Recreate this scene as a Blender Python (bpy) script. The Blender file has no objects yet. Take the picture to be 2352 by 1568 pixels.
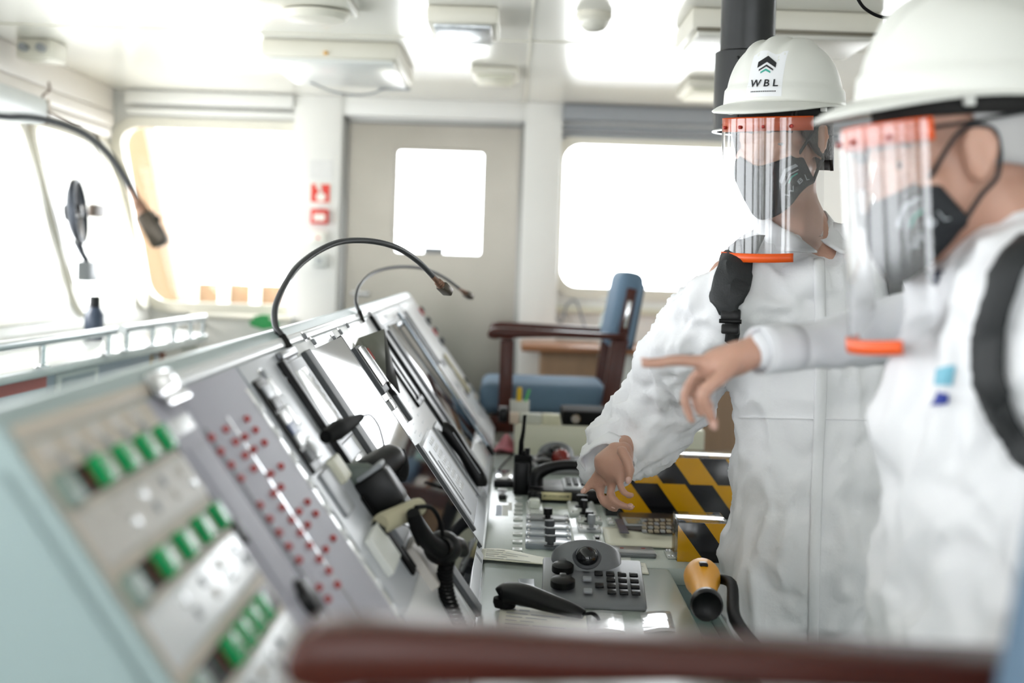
import bpy, bmesh, math, random
from mathutils import Vector, Matrix, noise
SC = bpy.context.scene
COL = SC.collection
random.seed(7)
V3 = Vector

# ---------------------------------------------------------------- camera, sky, light, exposure
F = 3267.0; CX = 1176.0; CY = 604.0; ROLL = math.radians(1.9); CAMZ = 1.35
cam_d = bpy.data.cameras.new('camera'); cam = bpy.data.objects.new('camera', cam_d); COL.objects.link(cam)
cam_d.sensor_width = 36.0; cam_d.lens = 36.0 * F / 2352.0
cam_d.shift_x = 0.0; cam_d.shift_y = (CY - 784.0) / 2352.0
cam_d.clip_start = 0.05; cam_d.clip_end = 200
cam.matrix_world = Matrix.Translation((0, 0, CAMZ)) @ Matrix.Rotation(math.radians(90), 4, 'X') @ Matrix.Rotation(ROLL, 4, 'Z')
cam_d.dof.use_dof = True; cam_d.dof.focus_distance = 2.75; cam_d.dof.aperture_fstop = 2.3
SC.camera = cam
SC.view_settings.view_transform = 'Standard'; SC.view_settings.look = 'None'
SC.view_settings.exposure = 0.58; SC.view_settings.gamma = 1.0; SC.view_settings.use_curve_mapping = False
SC.cycles.max_bounces = 10; SC.cycles.diffuse_bounces = 6; SC.cycles.transparent_max_bounces = 16
SC.cycles.sample_clamp_indirect = 8.0
SC.cycles.caustics_reflective = False; SC.cycles.caustics_refractive = False
w = bpy.data.worlds.new('overcast_sky'); SC.world = w; w.use_nodes = True
wn = w.node_tree.nodes; wl = w.node_tree.links
bg = wn['Background']; bg.inputs[0].default_value = (0.93, 0.97, 1.0, 1); bg.inputs[1].default_value = 6.5
sd = bpy.data.lights.new('sun', 'SUN'); sd.energy = 6.0; sd.angle = math.radians(12); sd.color = (1, .97, .92)
sun = bpy.data.objects.new('sun', sd); COL.objects.link(sun)
sun.rotation_euler = V3((0.80, 0.30, -0.52)).to_track_quat('-Z', 'Y').to_euler()

def portal(loc, direction, sx, sy):
    d = bpy.data.lights.new('window_portal', 'AREA'); d.shape = 'RECTANGLE'; d.size = sx; d.size_y = sy
    d.cycles.is_portal = True
    o = bpy.data.objects.new('window_portal', d); COL.objects.link(o); o.location = loc
    o.rotation_euler = V3(direction).to_track_quat('-Z', 'Y').to_euler()

# ---------------------------------------------------------------- measuring helpers (photo pixel -> point in the room)
def ray(px, py):
    u = (px - CX) / F; v = -(py - CY) / F; c = math.cos(ROLL); s = math.sin(ROLL)
    return u * c - v * s, u * s + v * c
def at(px, py, D):
    x, z = ray(px, py); return V3((x * D, D, CAMZ + z * D))
DESK = 0.75
def desk(px, py, h=0.0):
    x, z = ray(px, py); D = (DESK + h - CAMZ) / z; return V3((x * D, D, DESK + h))
PA = math.radians(54.3); PC, PS = math.cos(PA), math.sin(PA); XH = -0.041; PL = 0.576
XT, ZT = XH - PC * PL, DESK + PS * PL
def pan(px, py, h=0.0):
    x, z = ray(px, py); zh = DESK - CAMZ
    D = (h + XH * PS + zh * PC) / (x * PS + z * PC)
    return D, (x * D - XH) * -PC + (z * D - zh) * PS
HK = .4
PF = Matrix(((0, -PC, PS * HK, XH), (1, 0, 0, 0), (0, PS, PC * HK, DESK), (0, 0, 0, 1)))   # (along, up-slope, out) -> world
def pp(y, s, h=0): return PF @ V3((y, s, h))

# ---------------------------------------------------------------- materials
MATS = {}
def lin(c):
    if isinstance(c, str):
        c = [int(c[i:i + 2], 16) / 255 for i in (0, 2, 4)]
        c = [x / 12.92 if x < .04045 else ((x + .055) / 1.055) ** 2.4 for x in c]
    return (c[0], c[1], c[2], 1)
def mat(name, col, rough=.5, metal=0.0, var=.06, scale=12.0, bump=0.0, bscale=60.0, spec=.5, emit=None, estr=0, sss=0, aniso=None):
    if name in MATS: return MATS[name]
    m = bpy.data.materials.new(name); m.use_nodes = True; nt = m.node_tree; n = nt.nodes; l = nt.links
    b = n['Principled BSDF']; c = lin(col)
    b.inputs['Roughness'].default_value = rough; b.inputs['Metallic'].default_value = metal
    b.inputs['Specular IOR Level'].default_value = spec
    tc = n.new('ShaderNodeTexCoord')
    nz = n.new('ShaderNodeTexNoise'); nz.inputs['Scale'].default_value = scale; nz.inputs['Detail'].default_value = 4
    l.new(tc.outputs['Object'], nz.inputs['Vector'])
    if aniso:
        mp = n.new('ShaderNodeMapping'); mp.inputs['Scale'].default_value = aniso
        l.new(tc.outputs['Object'], mp.inputs['Vector']); l.new(mp.outputs[0], nz.inputs['Vector'])
    mx = n.new('ShaderNodeMix'); mx.data_type = 'RGBA'
    mx.inputs[6].default_value = tuple(min(1, x * (1 - var)) for x in c[:3]) + (1,)
    mx.inputs[7].default_value = tuple(min(1, x * (1 + var)) for x in c[:3]) + (1,)
    l.new(nz.outputs['Fac'], mx.inputs[0]); l.new(mx.outputs[2], b.inputs['Base Color'])
    if bump:
        n2 = n.new('ShaderNodeTexNoise'); n2.inputs['Scale'].default_value = bscale; n2.inputs['Detail'].default_value = 5
        l.new(tc.outputs['Object'], n2.inputs['Vector'])
        if aniso: l.new(mp.outputs[0], n2.inputs['Vector'])
        bp = n.new('ShaderNodeBump'); bp.inputs['Strength'].default_value = bump; bp.inputs['Distance'].default_value = .004
        l.new(n2.outputs['Fac'], bp.inputs['Height']); l.new(bp.outputs[0], b.inputs['Normal'])
    if emit:
        b.inputs['Emission Color'].default_value = lin(emit); b.inputs['Emission Strength'].default_value = estr
    if sss:
        b.inputs['Subsurface Weight'].default_value = sss; b.inputs['Subsurface Radius'].default_value = (.012, .004, .002)
    MATS[name] = m; return m
def clear_mat(name, tint=(1, 1, 1), glossmin=.06, rough=.03, veil=0.0, graze=.5, wave=.05, blend=.25):
    """thin clear sheet: lets light straight through, reflects by angle"""
    if name in MATS: return MATS[name]
    m = bpy.data.materials.new(name); m.use_nodes = True; nt = m.node_tree; n = nt.nodes; l = nt.links
    n.remove(n['Principled BSDF']); out = n['Material Output']
    tr = n.new('ShaderNodeBsdfTransparent'); tr.inputs[0].default_value = tint + (1,)
    gl = n.new('ShaderNodeBsdfGlossy'); gl.inputs['Roughness'].default_value = rough
    fr = n.new('ShaderNodeLayerWeight'); fr.inputs[0].default_value = blend
    ma = n.new('ShaderNodeMath'); ma.operation = 'MULTIPLY_ADD'; ma.inputs[1].default_value = graze; ma.inputs[2].default_value = glossmin
    tc = n.new('ShaderNodeTexCoord'); nz = n.new('ShaderNodeTexNoise'); nz.inputs['Scale'].default_value = 9
    l.new(tc.outputs['Object'], nz.inputs['Vector'])
    bp = n.new('ShaderNodeBump'); bp.inputs['Strength'].default_value = wave; bp.inputs['Distance'].default_value = .01
    l.new(nz.outputs['Fac'], bp.inputs['Height']); l.new(bp.outputs[0], gl.inputs['Normal'])
    mx = n.new('ShaderNodeMixShader')
    l.new(fr.outputs['Fresnel'], ma.inputs[0]); l.new(ma.outputs[0], mx.inputs[0]); l.new(tr.outputs[0], mx.inputs[1]); l.new(gl.outputs[0], mx.inputs[2])
    last = mx
    if veil:
        df = n.new('ShaderNodeBsdfTranslucent'); df.inputs[0].default_value = (.9, .92, .95, 1)
        m2 = n.new('ShaderNodeMixShader'); m2.inputs[0].default_value = veil
        l.new(mx.outputs[0], m2.inputs[1]); l.new(df.outputs[0], m2.inputs[2]); last = m2
    l.new(last.outputs[0], out.inputs[0]); MATS[name] = m; return m

# ---------------------------------------------------------------- mesh builder
def frame(o, x, y, z):
    return Matrix(((x[0], y[0], z[0], o[0]), (x[1], y[1], z[1], o[1]), (x[2], y[2], z[2], o[2]), (0, 0, 0, 1)))
def axis_frame(p, d, up=V3((0, 0, 1))):
    """frame at p whose z runs along d"""
    z = V3(d).normalized(); u = V3(up)
    if abs(z.dot(u)) > .98: u = V3((0, 1, 0))
    x = u.cross(z).normalized(); return frame(p, x, z.cross(x), z)
def spline(pts, k=6, vals=None):
    P = [V3(p) for p in pts]; n = len(P); out = []; ov = []
    for i in range(n - 1):
        a = P[max(0, i - 1)]; b = P[i]; c = P[i + 1]; d = P[min(n - 1, i + 2)]
        for j in range(k):
            t = j / k
            out.append(.5 * ((2 * b) + (c - a) * t + (2 * a - 5 * b + 4 * c - d) * t * t + (3 * b - a - 3 * c + d) * t ** 3))
            if vals: ov.append(vals[i] * (1 - t) + vals[i + 1] * t)
    out.append(P[-1])
    if vals: ov.append(vals[-1]); return out, ov
    return out
class MB:
    def __init__(s, T=None): s.v = []; s.f = []; s.m = []; s.T = T or Matrix()
    def add(s, vs, fs, mi=0, T=None):
        M = s.T @ T if T is not None else s.T
        n = len(s.v); s.v += [M @ V3(p) for p in vs]; s.f += [tuple(i + n for i in f) for f in fs]; s.m += [mi] * len(fs); return s
    def box(s, c, d, bev=0.0, T=None, mi=0, seg=2):
        x, y, z = d[0] / 2, d[1] / 2, d[2] / 2
        if bev <= 0:
            vs = [(c[0] + i * x, c[1] + j * y, c[2] + k * z) for i in (-1, 1) for j in (-1, 1) for k in (-1, 1)]
            return s.add(vs, [(0, 1, 3, 2), (4, 6, 7, 5), (0, 4, 5, 1), (2, 3, 7, 6), (0, 2, 6, 4), (1, 5, 7, 3)], mi, T)
        bm = bmesh.new(); bmesh.ops.create_cube(bm, size=1)
        for v in bm.verts: v.co = V3((c[0] + v.co.x * d[0], c[1] + v.co.y * d[1], c[2] + v.co.z * d[2]))
        bmesh.ops.bevel(bm, geom=bm.edges[:], offset=min(bev, .49 * min(d)), segments=seg, affect='EDGES', profile=.5)
        return s.addbm(bm, mi, T)
    def bb(s, a, b, bev=0.0, T=None, mi=0):
        return s.box([(a[i] + b[i]) / 2 for i in range(3)], [abs(b[i] - a[i]) for i in range(3)], bev, T, mi)
    def addbm(s, bm, mi=0, T=None):
        bm.verts.index_update()
        s.add([v.co.copy() for v in bm.verts], [[v.index for v in f.verts] for f in bm.faces], mi, T); bm.free(); return s
    def prism(s, poly, z0, z1, bev=0.0, T=None, mi=0):
        n = len(poly); vs = [(p[0], p[1], z0) for p in poly] + [(p[0], p[1], z1) for p in poly]
        fs = [tuple(range(n))[::-1], tuple(range(n, 2 * n))] + [(i, (i + 1) % n, n + (i + 1) % n, n + i) for i in range(n)]
        if bev <= 0: return s.add(vs, fs, mi, T)
        bm = bmesh.new(); bv = [bm.verts.new(v) for v in vs]
        for f in fs: bm.faces.new([bv[i] for i in f])
        bmesh.ops.recalc_face_normals(bm, faces=bm.faces[:])
        ed = [e for e in bm.edges if len(e.link_faces) == 2 and e.calc_face_angle(0) > .5]
        bmesh.ops.bevel(bm, geom=ed, offset=bev, segments=2, affect='EDGES', profile=.5)
        return s.addbm(bm, mi, T)
    def tube(s, pts, r, n=10, k=0, mi=0, T=None, flat=1.0):
        rr = r if isinstance(r, (list, tuple)) else [r] * len(pts)
        if k: pts, rr = spline(pts, k, list(rr))
        P = [V3(p) for p in pts]; N = len(P); vs = []; fs = []
        t0 = (P[1] - P[0]).normalized(); up = V3((0, 0, 1)) if abs(t0.z) < .9 else V3((1, 0, 0))
        x = t0.cross(up).normalized()
        for i in range(N):
            t = (P[min(N - 1, i + 1)] - P[max(0, i - 1)]).normalized()
            x = (x - t * x.dot(t)).normalized(); y = t.cross(x)
            for j in range(n):
                a = 2 * math.pi * j / n; vs.append(P[i] + (x * math.cos(a) + y * math.sin(a) * flat) * rr[i])
        for i in range(N - 1):
            for j in range(n):
                b = (j + 1) % n; fs.append((i * n + j, i * n + b, i * n + n + b, i * n + n + j))
        fs.append(tuple(range(n))[::-1]); fs.append(tuple((N - 1) * n + j for j in range(n)))
        return s.add(vs, fs, mi, T)
    def cyl(s, a, b, r0, r1=None, n=20, mi=0, T=None):
        return s.tube([a, b], [r0, r0 if r1 is None else r1], n, 0, mi, T)
    def lathe(s, prof, T=None, n=24, mi=0):
        vs = []; fs = []
        for r, z in prof:
            for j in range(n):
                a = 2 * math.pi * j / n; vs.append((r * math.cos(a), r * math.sin(a), z))
        m = len(prof)
        for i in range(m - 1):
            for j in range(n):
                b = (j + 1) % n; fs.append((i * n + j, i * n + b, i * n + n + b, i * n + n + j))
        fs.append(tuple(range(n))[::-1]); fs.append(tuple((m - 1) * n + j for j in range(n)))
        return s.add(vs, fs, mi, T)
    def ball(s, c, r, T=None, mi=0, nu=16, nv=10):
        r = (r, r, r) if not isinstance(r, (tuple, list, Vector)) else r
        bm = bmesh.new(); bmesh.ops.create_uvsphere(bm, u_segments=nu, v_segments=nv, radius=1)
        for v in bm.verts: v.co = V3((c[0] + v.co.x * r[0], c[1] + v.co.y * r[1], c[2] + v.co.z * r[2]))
        return s.addbm(bm, mi, T)
    def grid(s, fn, nu, nv, mi=0, closed=False, T=None):
        vs = [fn(i / (nu if closed else nu - 1), j / (nv - 1)) for j in range(nv) for i in range(nu)]; fs = []
        for j in range(nv - 1):
            for i in range(nu if closed else nu - 1):
                k = (i + 1) % nu; fs.append((j * nu + i, j * nu + k, (j + 1) * nu + k, (j + 1) * nu + i))
        return s.add(vs, fs, mi, T)
ORG = {}
def link(o, parent, org):
    COL.objects.link(o); ORG[o.name] = V3(org)
    if parent: o.parent = parent
def obj(name, mb, mats, parent=None, ang=38, recalc=True, org=None, solid=0.0):
    """one mesh object; vertices are given in room metres"""
    if org is None:
        if parent: org = ORG[parent.name]
        else:
            n = len(mb.v); lo = [min(p[i] for p in mb.v) for i in range(3)]; hi = [max(p[i] for p in mb.v) for i in range(3)]
            org = V3(((lo[0] + hi[0]) / 2, (lo[1] + hi[1]) / 2, lo[2]))
    org = V3(org); base = ORG[parent.name] if parent else V3((0, 0, 0))
    me = bpy.data.meshes.new(name); me.from_pydata([p - org for p in mb.v], [], mb.f)
    for m in (mats if isinstance(mats, (list, tuple)) else [mats]): me.materials.append(m)
    me.polygons.foreach_set('material_index', mb.m)
    if recalc:
        bm = bmesh.new(); bm.from_mesh(me); bmesh.ops.recalc_face_normals(bm, faces=bm.faces[:]); bm.to_mesh(me); bm.free()
    me.shade_smooth(); me.set_sharp_from_angle(angle=math.radians(ang)); me.update()
    o = bpy.data.objects.new(name, me); link(o, parent, org); o.location = org - base
    if solid:
        md = o.modifiers.new('thickness', 'SOLIDIFY'); md.thickness = solid; md.offset = 0
    return o
def tag(o, label, cat, group=None):
    o['label'] = label; o['category'] = cat
    if group: o['group'] = group
    return o
def thing(name, label, cat, loc, group=None):
    o = bpy.data.objects.new(name, None); link(o, None, loc); o.location = loc; o.empty_display_size = .05
    return tag(o, label, cat, group)
def struct(name, mb, mats, parent=None, **k):
    o = obj(name, mb, mats, parent, **k)
    if not parent: o['kind'] = 'structure'
    return o
def dup(root, loc, label, children=None):
    """a copy of a thing with copies of its parts and their sub-parts"""
    r = root.copy(); COL.objects.link(r); r.location = loc; r['label'] = label; ORG[r.name] = V3(loc)
    for ch in list(root.children):
        c = ch.copy(); COL.objects.link(c); c.parent = r
        for g in list(ch.children):
            d = g.copy(); COL.objects.link(d); d.parent = c
    return r
FONT_CACHE = {}
def text_polys(txt, size, spacing=1.0, bold=0.0):
    """(verts, faces) of flat lettering, centred, in x right / y up"""
    key = (txt, size, spacing, bold)
    if key in FONT_CACHE: return FONT_CACHE[key]
    cu = bpy.data.curves.new('lettering', 'FONT'); cu.body = txt; cu.size = size; cu.space_character = spacing
    cu.align_x = 'CENTER'; cu.align_y = 'CENTER'; cu.resolution_u = 3; cu.offset = bold
    o = bpy.data.objects.new('lettering', cu); COL.objects.link(o)
    dg = bpy.context.evaluated_depsgraph_get(); me = bpy.data.meshes.new_from_object(o.evaluated_get(dg))
    r = ([v.co.copy() for v in me.vertices], [tuple(p.vertices) for p in me.polygons])
    bpy.data.objects.remove(o); bpy.data.curves.remove(cu); bpy.data.meshes.remove(me)
    FONT_CACHE[key] = r; return r

# shared materials
WHITE = mat('white_paint', 'e4e3df', .38, var=.02)
CEIL = mat('ceiling_paint', 'dedcd4', .22, var=.03, scale=3, bump=.06, bscale=7)
OFFW = mat('ivory_paint', 'd9d5c8', .4, var=.03)
STEEL = mat('brushed_steel', '948f86', .34, .9, var=.10, scale=5, bump=.04, bscale=18)
CHROME = mat('polished_metal', 'd5d6d8', .16, 1.0, var=.03)
BLACK = mat('black_plastic', '0d0d0e', .36, var=.15, spec=.25)
MBLACK = mat('matt_black_rubber', '0a0a0b', .65, var=.2, spec=.15)
DGREY = mat('dark_grey_plastic', '4f5154', .5, var=.05, spec=.25, bump=.05, bscale=300)
GREY = mat('grey_plastic', '8d9094', .42, var=.04)
LGREY = mat('light_grey_panel', 'b9bcc3', .33, var=.03, scale=6)
PALE = mat('pale_panel', 'd7d8da', .26, var=.03, scale=5)
BEIGE = mat('beige_panel_paint', 'c8bcae', .55, var=.04, scale=4)
GREEN = mat('pale_green_enamel', '94a5a5', .35, var=.04, scale=5, bump=.05, bscale=260)
DESKM = mat('grey_green_desk_enamel', 'b1bab4', .2, var=.05, scale=5, bump=.10, bscale=330)
WOOD = mat('red_brown_varnished_wood', '431b11', .32, var=.28, spec=.3, scale=5, aniso=(3, 22, 22))
OAK = mat('oak_veneer', '8d6f52', .42, var=.2, scale=4, aniso=(26, 26, 1.6))
BLUE = mat('blue_grey_upholstery', '5c748a', .75, var=.08, bump=.3, bscale=500)
PAPER = mat('white_paper', 'dedfda', .55, var=.02)
CREAM = mat('cream_paper', 'd6d4c2', .5, var=.03)
REDP = mat('red_plastic', 'a62a22', .35, var=.1)
GLASS = clear_mat('window_glass', (1, 1, 1), .02, .0)
ACRYL = clear_mat('clear_acrylic', (.95, .96, .96), .05, .02)
SCREEN = mat('dark_glass_screen', '16181c', .04, var=.1, spec=1.0)
INK = mat('dark_print', '2b2d30', .6, var=.1)
YEL = mat('yellow_plastic', 'f0a600', .42, var=.02)
ORANGE = mat('orange_plastic', 'ea5a18', .35, var=.05)
# ---------------------------------------------------------------- room shell
YB = 6.4; ZC = 2.07; XR = 3.0; YF = -2.6
def rrect(x0, x1, y0, y1, r=.09, n=5, dx0=0.0):
    """rounded rectangle, its left edge leaning by dx0 at the top"""
    out = []
    for cx, cy, a0 in ((x1 - r, y1 - r, 0), (x0 + r, y1 - r, 90), (x0 + r, y0 + r, 180), (x1 - r, y0 + r, 270)):
        for i in range(n + 1):
            a = math.radians(a0 + 90 * i / n); out.append([cx + r * math.cos(a), cy + r * math.sin(a)])
    if dx0:
        for p in out:
            if p[0] < (x0 + x1) / 2: p[0] += dx0 * (p[1] - y0) / (y1 - y0)
    return out
def sheet(T, outer, holes, th):
    """flat slab with real openings"""
    bm = bmesh.new(); ed = []
    for lp in [outer] + holes:
        vs = [bm.verts.new((p[0], p[1], 0)) for p in lp]
        for i in range(len(vs)): ed.append(bm.edges.new((vs[i], vs[(i + 1) % len(vs)])))
    bmesh.ops.triangle_fill(bm, edges=ed, use_beauty=True)
    r = bmesh.ops.extrude_face_region(bm, geom=bm.faces[:])
    bmesh.ops.translate(bm, verts=[e for e in r['geom'] if isinstance(e, bmesh.types.BMVert)], vec=(0, 0, th))
    return MB(T).addbm(bm)
def ring(T, lp, grow, z0, z1):
    """window frame: a band that follows the opening"""
    c = [sum(p[i] for p in lp) / len(lp) for i in range(2)]; n = len(lp)
    def off(g):
        o = []
        for i in range(n):
            a = V3(lp[i - 1]).to_3d(); b = V3(lp[(i + 1) % n]).to_3d(); t = (b - a).normalized(); nn = V3((t.y, -t.x, 0))
            o.append((lp[i][0] + nn.x * g, lp[i][1] + nn.y * g))
        return o
    A = off(-.012); B = off(grow); vs = [(p[0], p[1], z) for z in (z0, z1) for L in (A, B) for p in L]; fs = []
    for i in range(n):
        k = (i + 1) % n
        for a, b in ((0, 1), (1, 3), (3, 2), (2, 0)): fs.append((a * n + i, a * n + k, b * n + k, b * n + i))
    return MB(T).add(vs, fs)
def window(n, T, lp, th, grow=.035, m=None):
    r = struct('window_%d' % n, ring(T, lp, grow, -.02, .02), m or OFFW)
    struct('window_pane', MB(T).prism(lp, th * .5, th * .5 + .006), GLASS, r)
FLOORM = mat('deck_vinyl', '6f7a74', .4, var=.12, scale=3)
struct('floor', MB().bb((-2.2, YF, -.05), (XR, YB + .1, 0)), FLOORM)
struct('ceiling', MB().bb((-2.3, YF - .1, ZC), (XR + .1, YB + .1, ZC + .06)), CEIL)
# back wall with door and window openings (frame: x = across, y = up, z = away from the room)
TB = frame((0, YB, 0), (1, 0, 0), (0, 0, 1), (0, 1, 0))
w1 = rrect(-1.64, -.925, 1.115, 1.915, .10, 6, -.16); w2 = rrect(.207, 1.30, 1.24, 1.905, .09, 6); w3_added = rrect(1.60, 2.75, 1.24, 1.905, .09, 6)  # the third opening is an added window, for more light on the ceiling
dr = [(-.775, .12), (.037, .12), (.037, 1.982), (-.775, 1.982)]
struct('wall_back', sheet(TB, [(-2.2, 0), (XR, 0), (XR, ZC), (-2.2, ZC)], [w1, dr, w2, w3_added], .12), WHITE)
for i, lp in ((1, w1), (2, w2), (3, w3_added)): window(i, TB, lp, .12)
# inclined windscreen wall on the left (frame: x = along, y = up the slope, z = outwards)
K = .288; ln = math.hypot(K, 1)
def lx(z): return -1.91 + (ZC - z) * K
TL = frame((lx(1.06), 0, 1.06), (0, 1, 0), (-K / ln, 0, 1 / ln), (-1 / ln, 0, -K / ln))
lh = (ZC - 1.06) * ln; b0, b1 = .06 * ln, .76 * ln
lw = [rrect(6.22, 6.36, b0, b1, .05, 6), rrect(5.34, 6.13, b0, b1, .09, 6)]
lw += [rrect(5.22 - i * 1.1 - .97, 5.22 - i * 1.1, b0, b1, .09, 6) for i in range(7)]
struct('wall_left', sheet(TL, [(YF, 0), (YB, 0), (YB, lh), (YF, lh)], lw, .10), WHITE)
for i, lp in enumerate(lw): window(4 + i, TL, lp, .10, .03)
struct('wall_left_lower', MB().bb((lx(1.06) - .1, YF, 0), (lx(1.06), YB, 1.06)), WHITE)
TR = frame((XR, 0, 0), (0, 1, 0), (0, 0, 1), (1, 0, 0))
rw = [rrect(-2.3 + i * 1.45, -2.3 + i * 1.45 + 1.25, 1.0, 1.9, .09, 5) for i in (0, 5)]
struct('wall_right', sheet(TR, [(YF, 0), (YB, 0), (YB, ZC), (YF, ZC)], rw, .1), WHITE)
for i, lp in enumerate(rw): window(20 + i, TR, lp, .1)
TF = frame((0, YF, 0), (1, 0, 0), (0, 0, 1), (0, -1, 0))
fw = [rrect(-1.5 + i * 1.1, -1.5 + i * 1.1 + .98, .95, 1.92, .09, 5) for i in range(4)]
struct('wall_front', sheet(TF, [(-2.2, 0), (XR, 0), (XR, ZC), (-2.2, ZC)], fw, .1), WHITE)
for i, lp in enumerate(fw): window(30 + i, TF, lp, .1)
portal((-1.95, 2.2, 1.5), (1, 0, .25), 8.0, .9); portal((.5, YB + .2, 1.5), (0, -1, 0), 4.6, 1.0)
portal((XR + .2, -1.67, 1.45), (-1, 0, 0), 1.35, 1.0); portal((XR + .2, 5.57, 1.45), (-1, 0, 0), 1.35, 1.0); portal((.6, YF - .2, 1.45), (0, 1, 0), 4.4, 1.1)

# trims: pilasters beside the door, headers, stepped windscreen head, wall rail band
struct('trim_1', MB().box((-.885, YB - .03, 1.035), (.215, .06, 2.07), .006), WHITE)
struct('trim_2', MB().box((.122, YB - .03, 1.035), (.165, .06, 2.07), .006), WHITE)
struct('trim_3', MB().box((-.37, YB - .025, 2.028), (.82, .05, .085), .005), WHITE)
m = MB(); m.box((-1.37, YB - .04, 2.035), (.75, .08, .06), .006); m.box((-1.37, YB - .025, 1.975), (.75, .05, .03), .006); struct('trim_4', m, WHITE)
m = MB(); m.box((1.6, YB - .04, 2.03), (2.79, .08, .07), .006); m.box((1.6, YB - .02, 1.965), (2.79, .04, .022), .004); m.box((1.6, YB - .012, 1.935), (2.79, .024, .02), .004)
struct('trim_5', m, GREY)
struct('trim_6', MB().box((1.6, YB - .015, 1.15), (2.79, .03, .03), .004), CREAM)
m = MB()
for z0, z1, out in ((1.96, 2.07, .10), (1.895, 1.955, .08), (1.845, 1.89, .055)):
    m.bb((lx((z0 + z1) / 2) - .02, YF, z0), (lx((z0 + z1) / 2) + out, YB - .08, z1), .006)
struct('trim_7', m, mat('warm_white_paint', 'd8d2cb', .4, var=.02))
struct('trim_8', MB().box((.035, 3.7, ZC - .002), (.008, 5.4, .005)), OFFW)
struct('trim_9', MB().box((.5, 4.6, ZC - .002), (4.9, .008, .004)), OFFW)

# door
d = struct('door_1', sheet(TB, [(-.765, .13), (.027, .13), (.027, 1.972), (-.765, 1.972)], [rrect(-.548, -.133, 1.37, 1.86, .025, 4)], .045), STEEL)
d.location.y += .055
struct('window_frame', ring(TB, rrect(-.548, -.133, 1.37, 1.86, .025, 4), .03, .035, .062), STEEL, d)
struct('window_pane', MB(TB).prism(rrect(-.548, -.133, 1.37, 1.86, .025, 4), .075, .081), GLASS, d)
m = MB()
for x0, x1, z0, z1 in ((-.79, -.755, .1, 2.0), (.02, .055, .1, 2.0), (-.79, .055, 1.965, 2.0)): m.bb((x0, YB - .045, z0), (x1, YB + .03, z1), .004)
struct('door_frame', m, mat('grey_door_frame', '9c9b98', .35, .6, var=.05), d)
m = MB(); m.box((-.715, YB + .04, 1.17), (.05, .02, .16), .006); m.tube([(-.715, YB + .04, 1.19), (-.715, YB - .02, 1.19), (-.64, YB - .03, 1.19)], .011, 10); m.ball((-.715, YB + .02, 1.24), .016)
struct('door_handle', m, CHROME, d)
struct('wall_sign_plate', MB().box((-.36, YB + .045, 1.395), (.09, .02, .03), .004), GREY, d)

# wall-mounted things beside the door (on the pilaster face)
YP = YB - .06
def wallbox(name, label, cat, px0, py0, px1, py1, th, m, bev=.004):
    a = at(px0, py0, YP); b = at(px1, py1, YP); mb = MB().bb((a.x, YP - th, b.z), (b.x, YP, a.z), bev)
    return tag(obj(name, mb, m), label, cat)
def wq(px0, py0, px1, py1, y, mb=None):
    a = at(px0, py0, YP); b = at(px1, py1, YP); return (mb or MB()).bb((a.x, y - .0015, b.z), (b.x, y, a.z))
SRED = mat('sign_red', 'd8392c', .45, var=.04); SWHITE = mat('sign_white', 'eceae0', .45, var=.02)
s = wallbox('fire_alarm_sign', 'red square sign with white hand and call point symbol beside the door', 'sign', 712, 419, 760, 468, .004, SWHITE, .001)
obj('red_panel', wq(715, 422, 757, 465, YP - .004), SRED, s)
m = MB(); T = frame(at(737, 452, YP - .006), (1, 0, 0), (0, 0, 1), (0, -1, 0))
m.prism([(.022 * math.cos(i * .524), .02 * math.sin(i * .524)) for i in range(12)], 0, .001, T=T); m.box((-.004, .028, .0005), (.012, .03, .001), T=T)
m.prism([(-.012 + .012 * math.cos(i * .7), .047 + .012 * math.sin(i * .7)) for i in range(9)], 0, .001, T=T)
obj('hand_symbol', m, SWHITE, s)
s = wallbox('fire_call_point', 'small red fire alarm call point with white glass face below the sign', 'alarm button', 716, 480, 755, 515, .035, SRED, .006)
obj('glass_face', wq(723, 491, 748, 508, YP - .035), SWHITE, s)
s = wallbox('wall_switch', 'small white switch box with a red mark under the fire call point', 'switch', 715, 530, 749, 560, .03, SWHITE, .005)
obj('red_mark', wq(729, 544, 736, 549, YP - .03), SRED, s)
s = wallbox('power_socket', 'pale grey socket box low on the pillar left of the door', 'socket', 718, 583, 752, 614, .035, mat('socket_plastic', 'c6c8c4', .4), .006)
obj('socket_hole', wq(730, 594, 740, 603, YP - .035), GREY, s)
tag(obj('paper_notice', wq(712, 366, 764, 412, YP - .001), mat('faded_notice', 'd9d8d6', .6, var=.06, scale=40)), 'faded paper notice stuck above the red sign', 'notice')

# ceiling fixtures
def ceil_box(name, label, cat, x0, x1, y0, y1, th, m, lens, group=None, bev=.012):
    t = thing(name, label, cat, ((x0 + x1) / 2, (y0 + y1) / 2, ZC), group)
    obj('housing', MB().bb((x0, y0, ZC - th), (x1, y1, ZC), bev), m, t)
    mb = MB().bb((x0 + .02, y0 + .02, ZC - th - .012), (x1 - .02, y1 - .02, ZC - th + .002), .008); obj('diffuser', mb, lens, t)
    return t
LENS = mat('white_diffuser', 'dedfdc', .25, var=.03)
t = ceil_box('ceiling_light', 'long ivory fluorescent ceiling light in front of the left window', 'ceiling light', -.86, -.40, 4.72, 5.42, .06, OFFW, LENS)
obj('latch', MB().box((-.64, 4.715, ZC - .045), (.014, .012, .012), .002), mat('amber_plastic', 'd8a85a', .4), t)
obj('hanging_cord', MB().tube([(-.78, 5.3, ZC - .07), (-.68, 5.36, ZC - .10), (-.58, 5.4, ZC - .10), (-.5, 5.42, ZC - .07)], .004, 6, 6), GREY, t)
obj('bracket', MB().box((-.47, 5.43, ZC - .07), (.12, .02, .012), .003), GREY, t)
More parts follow.
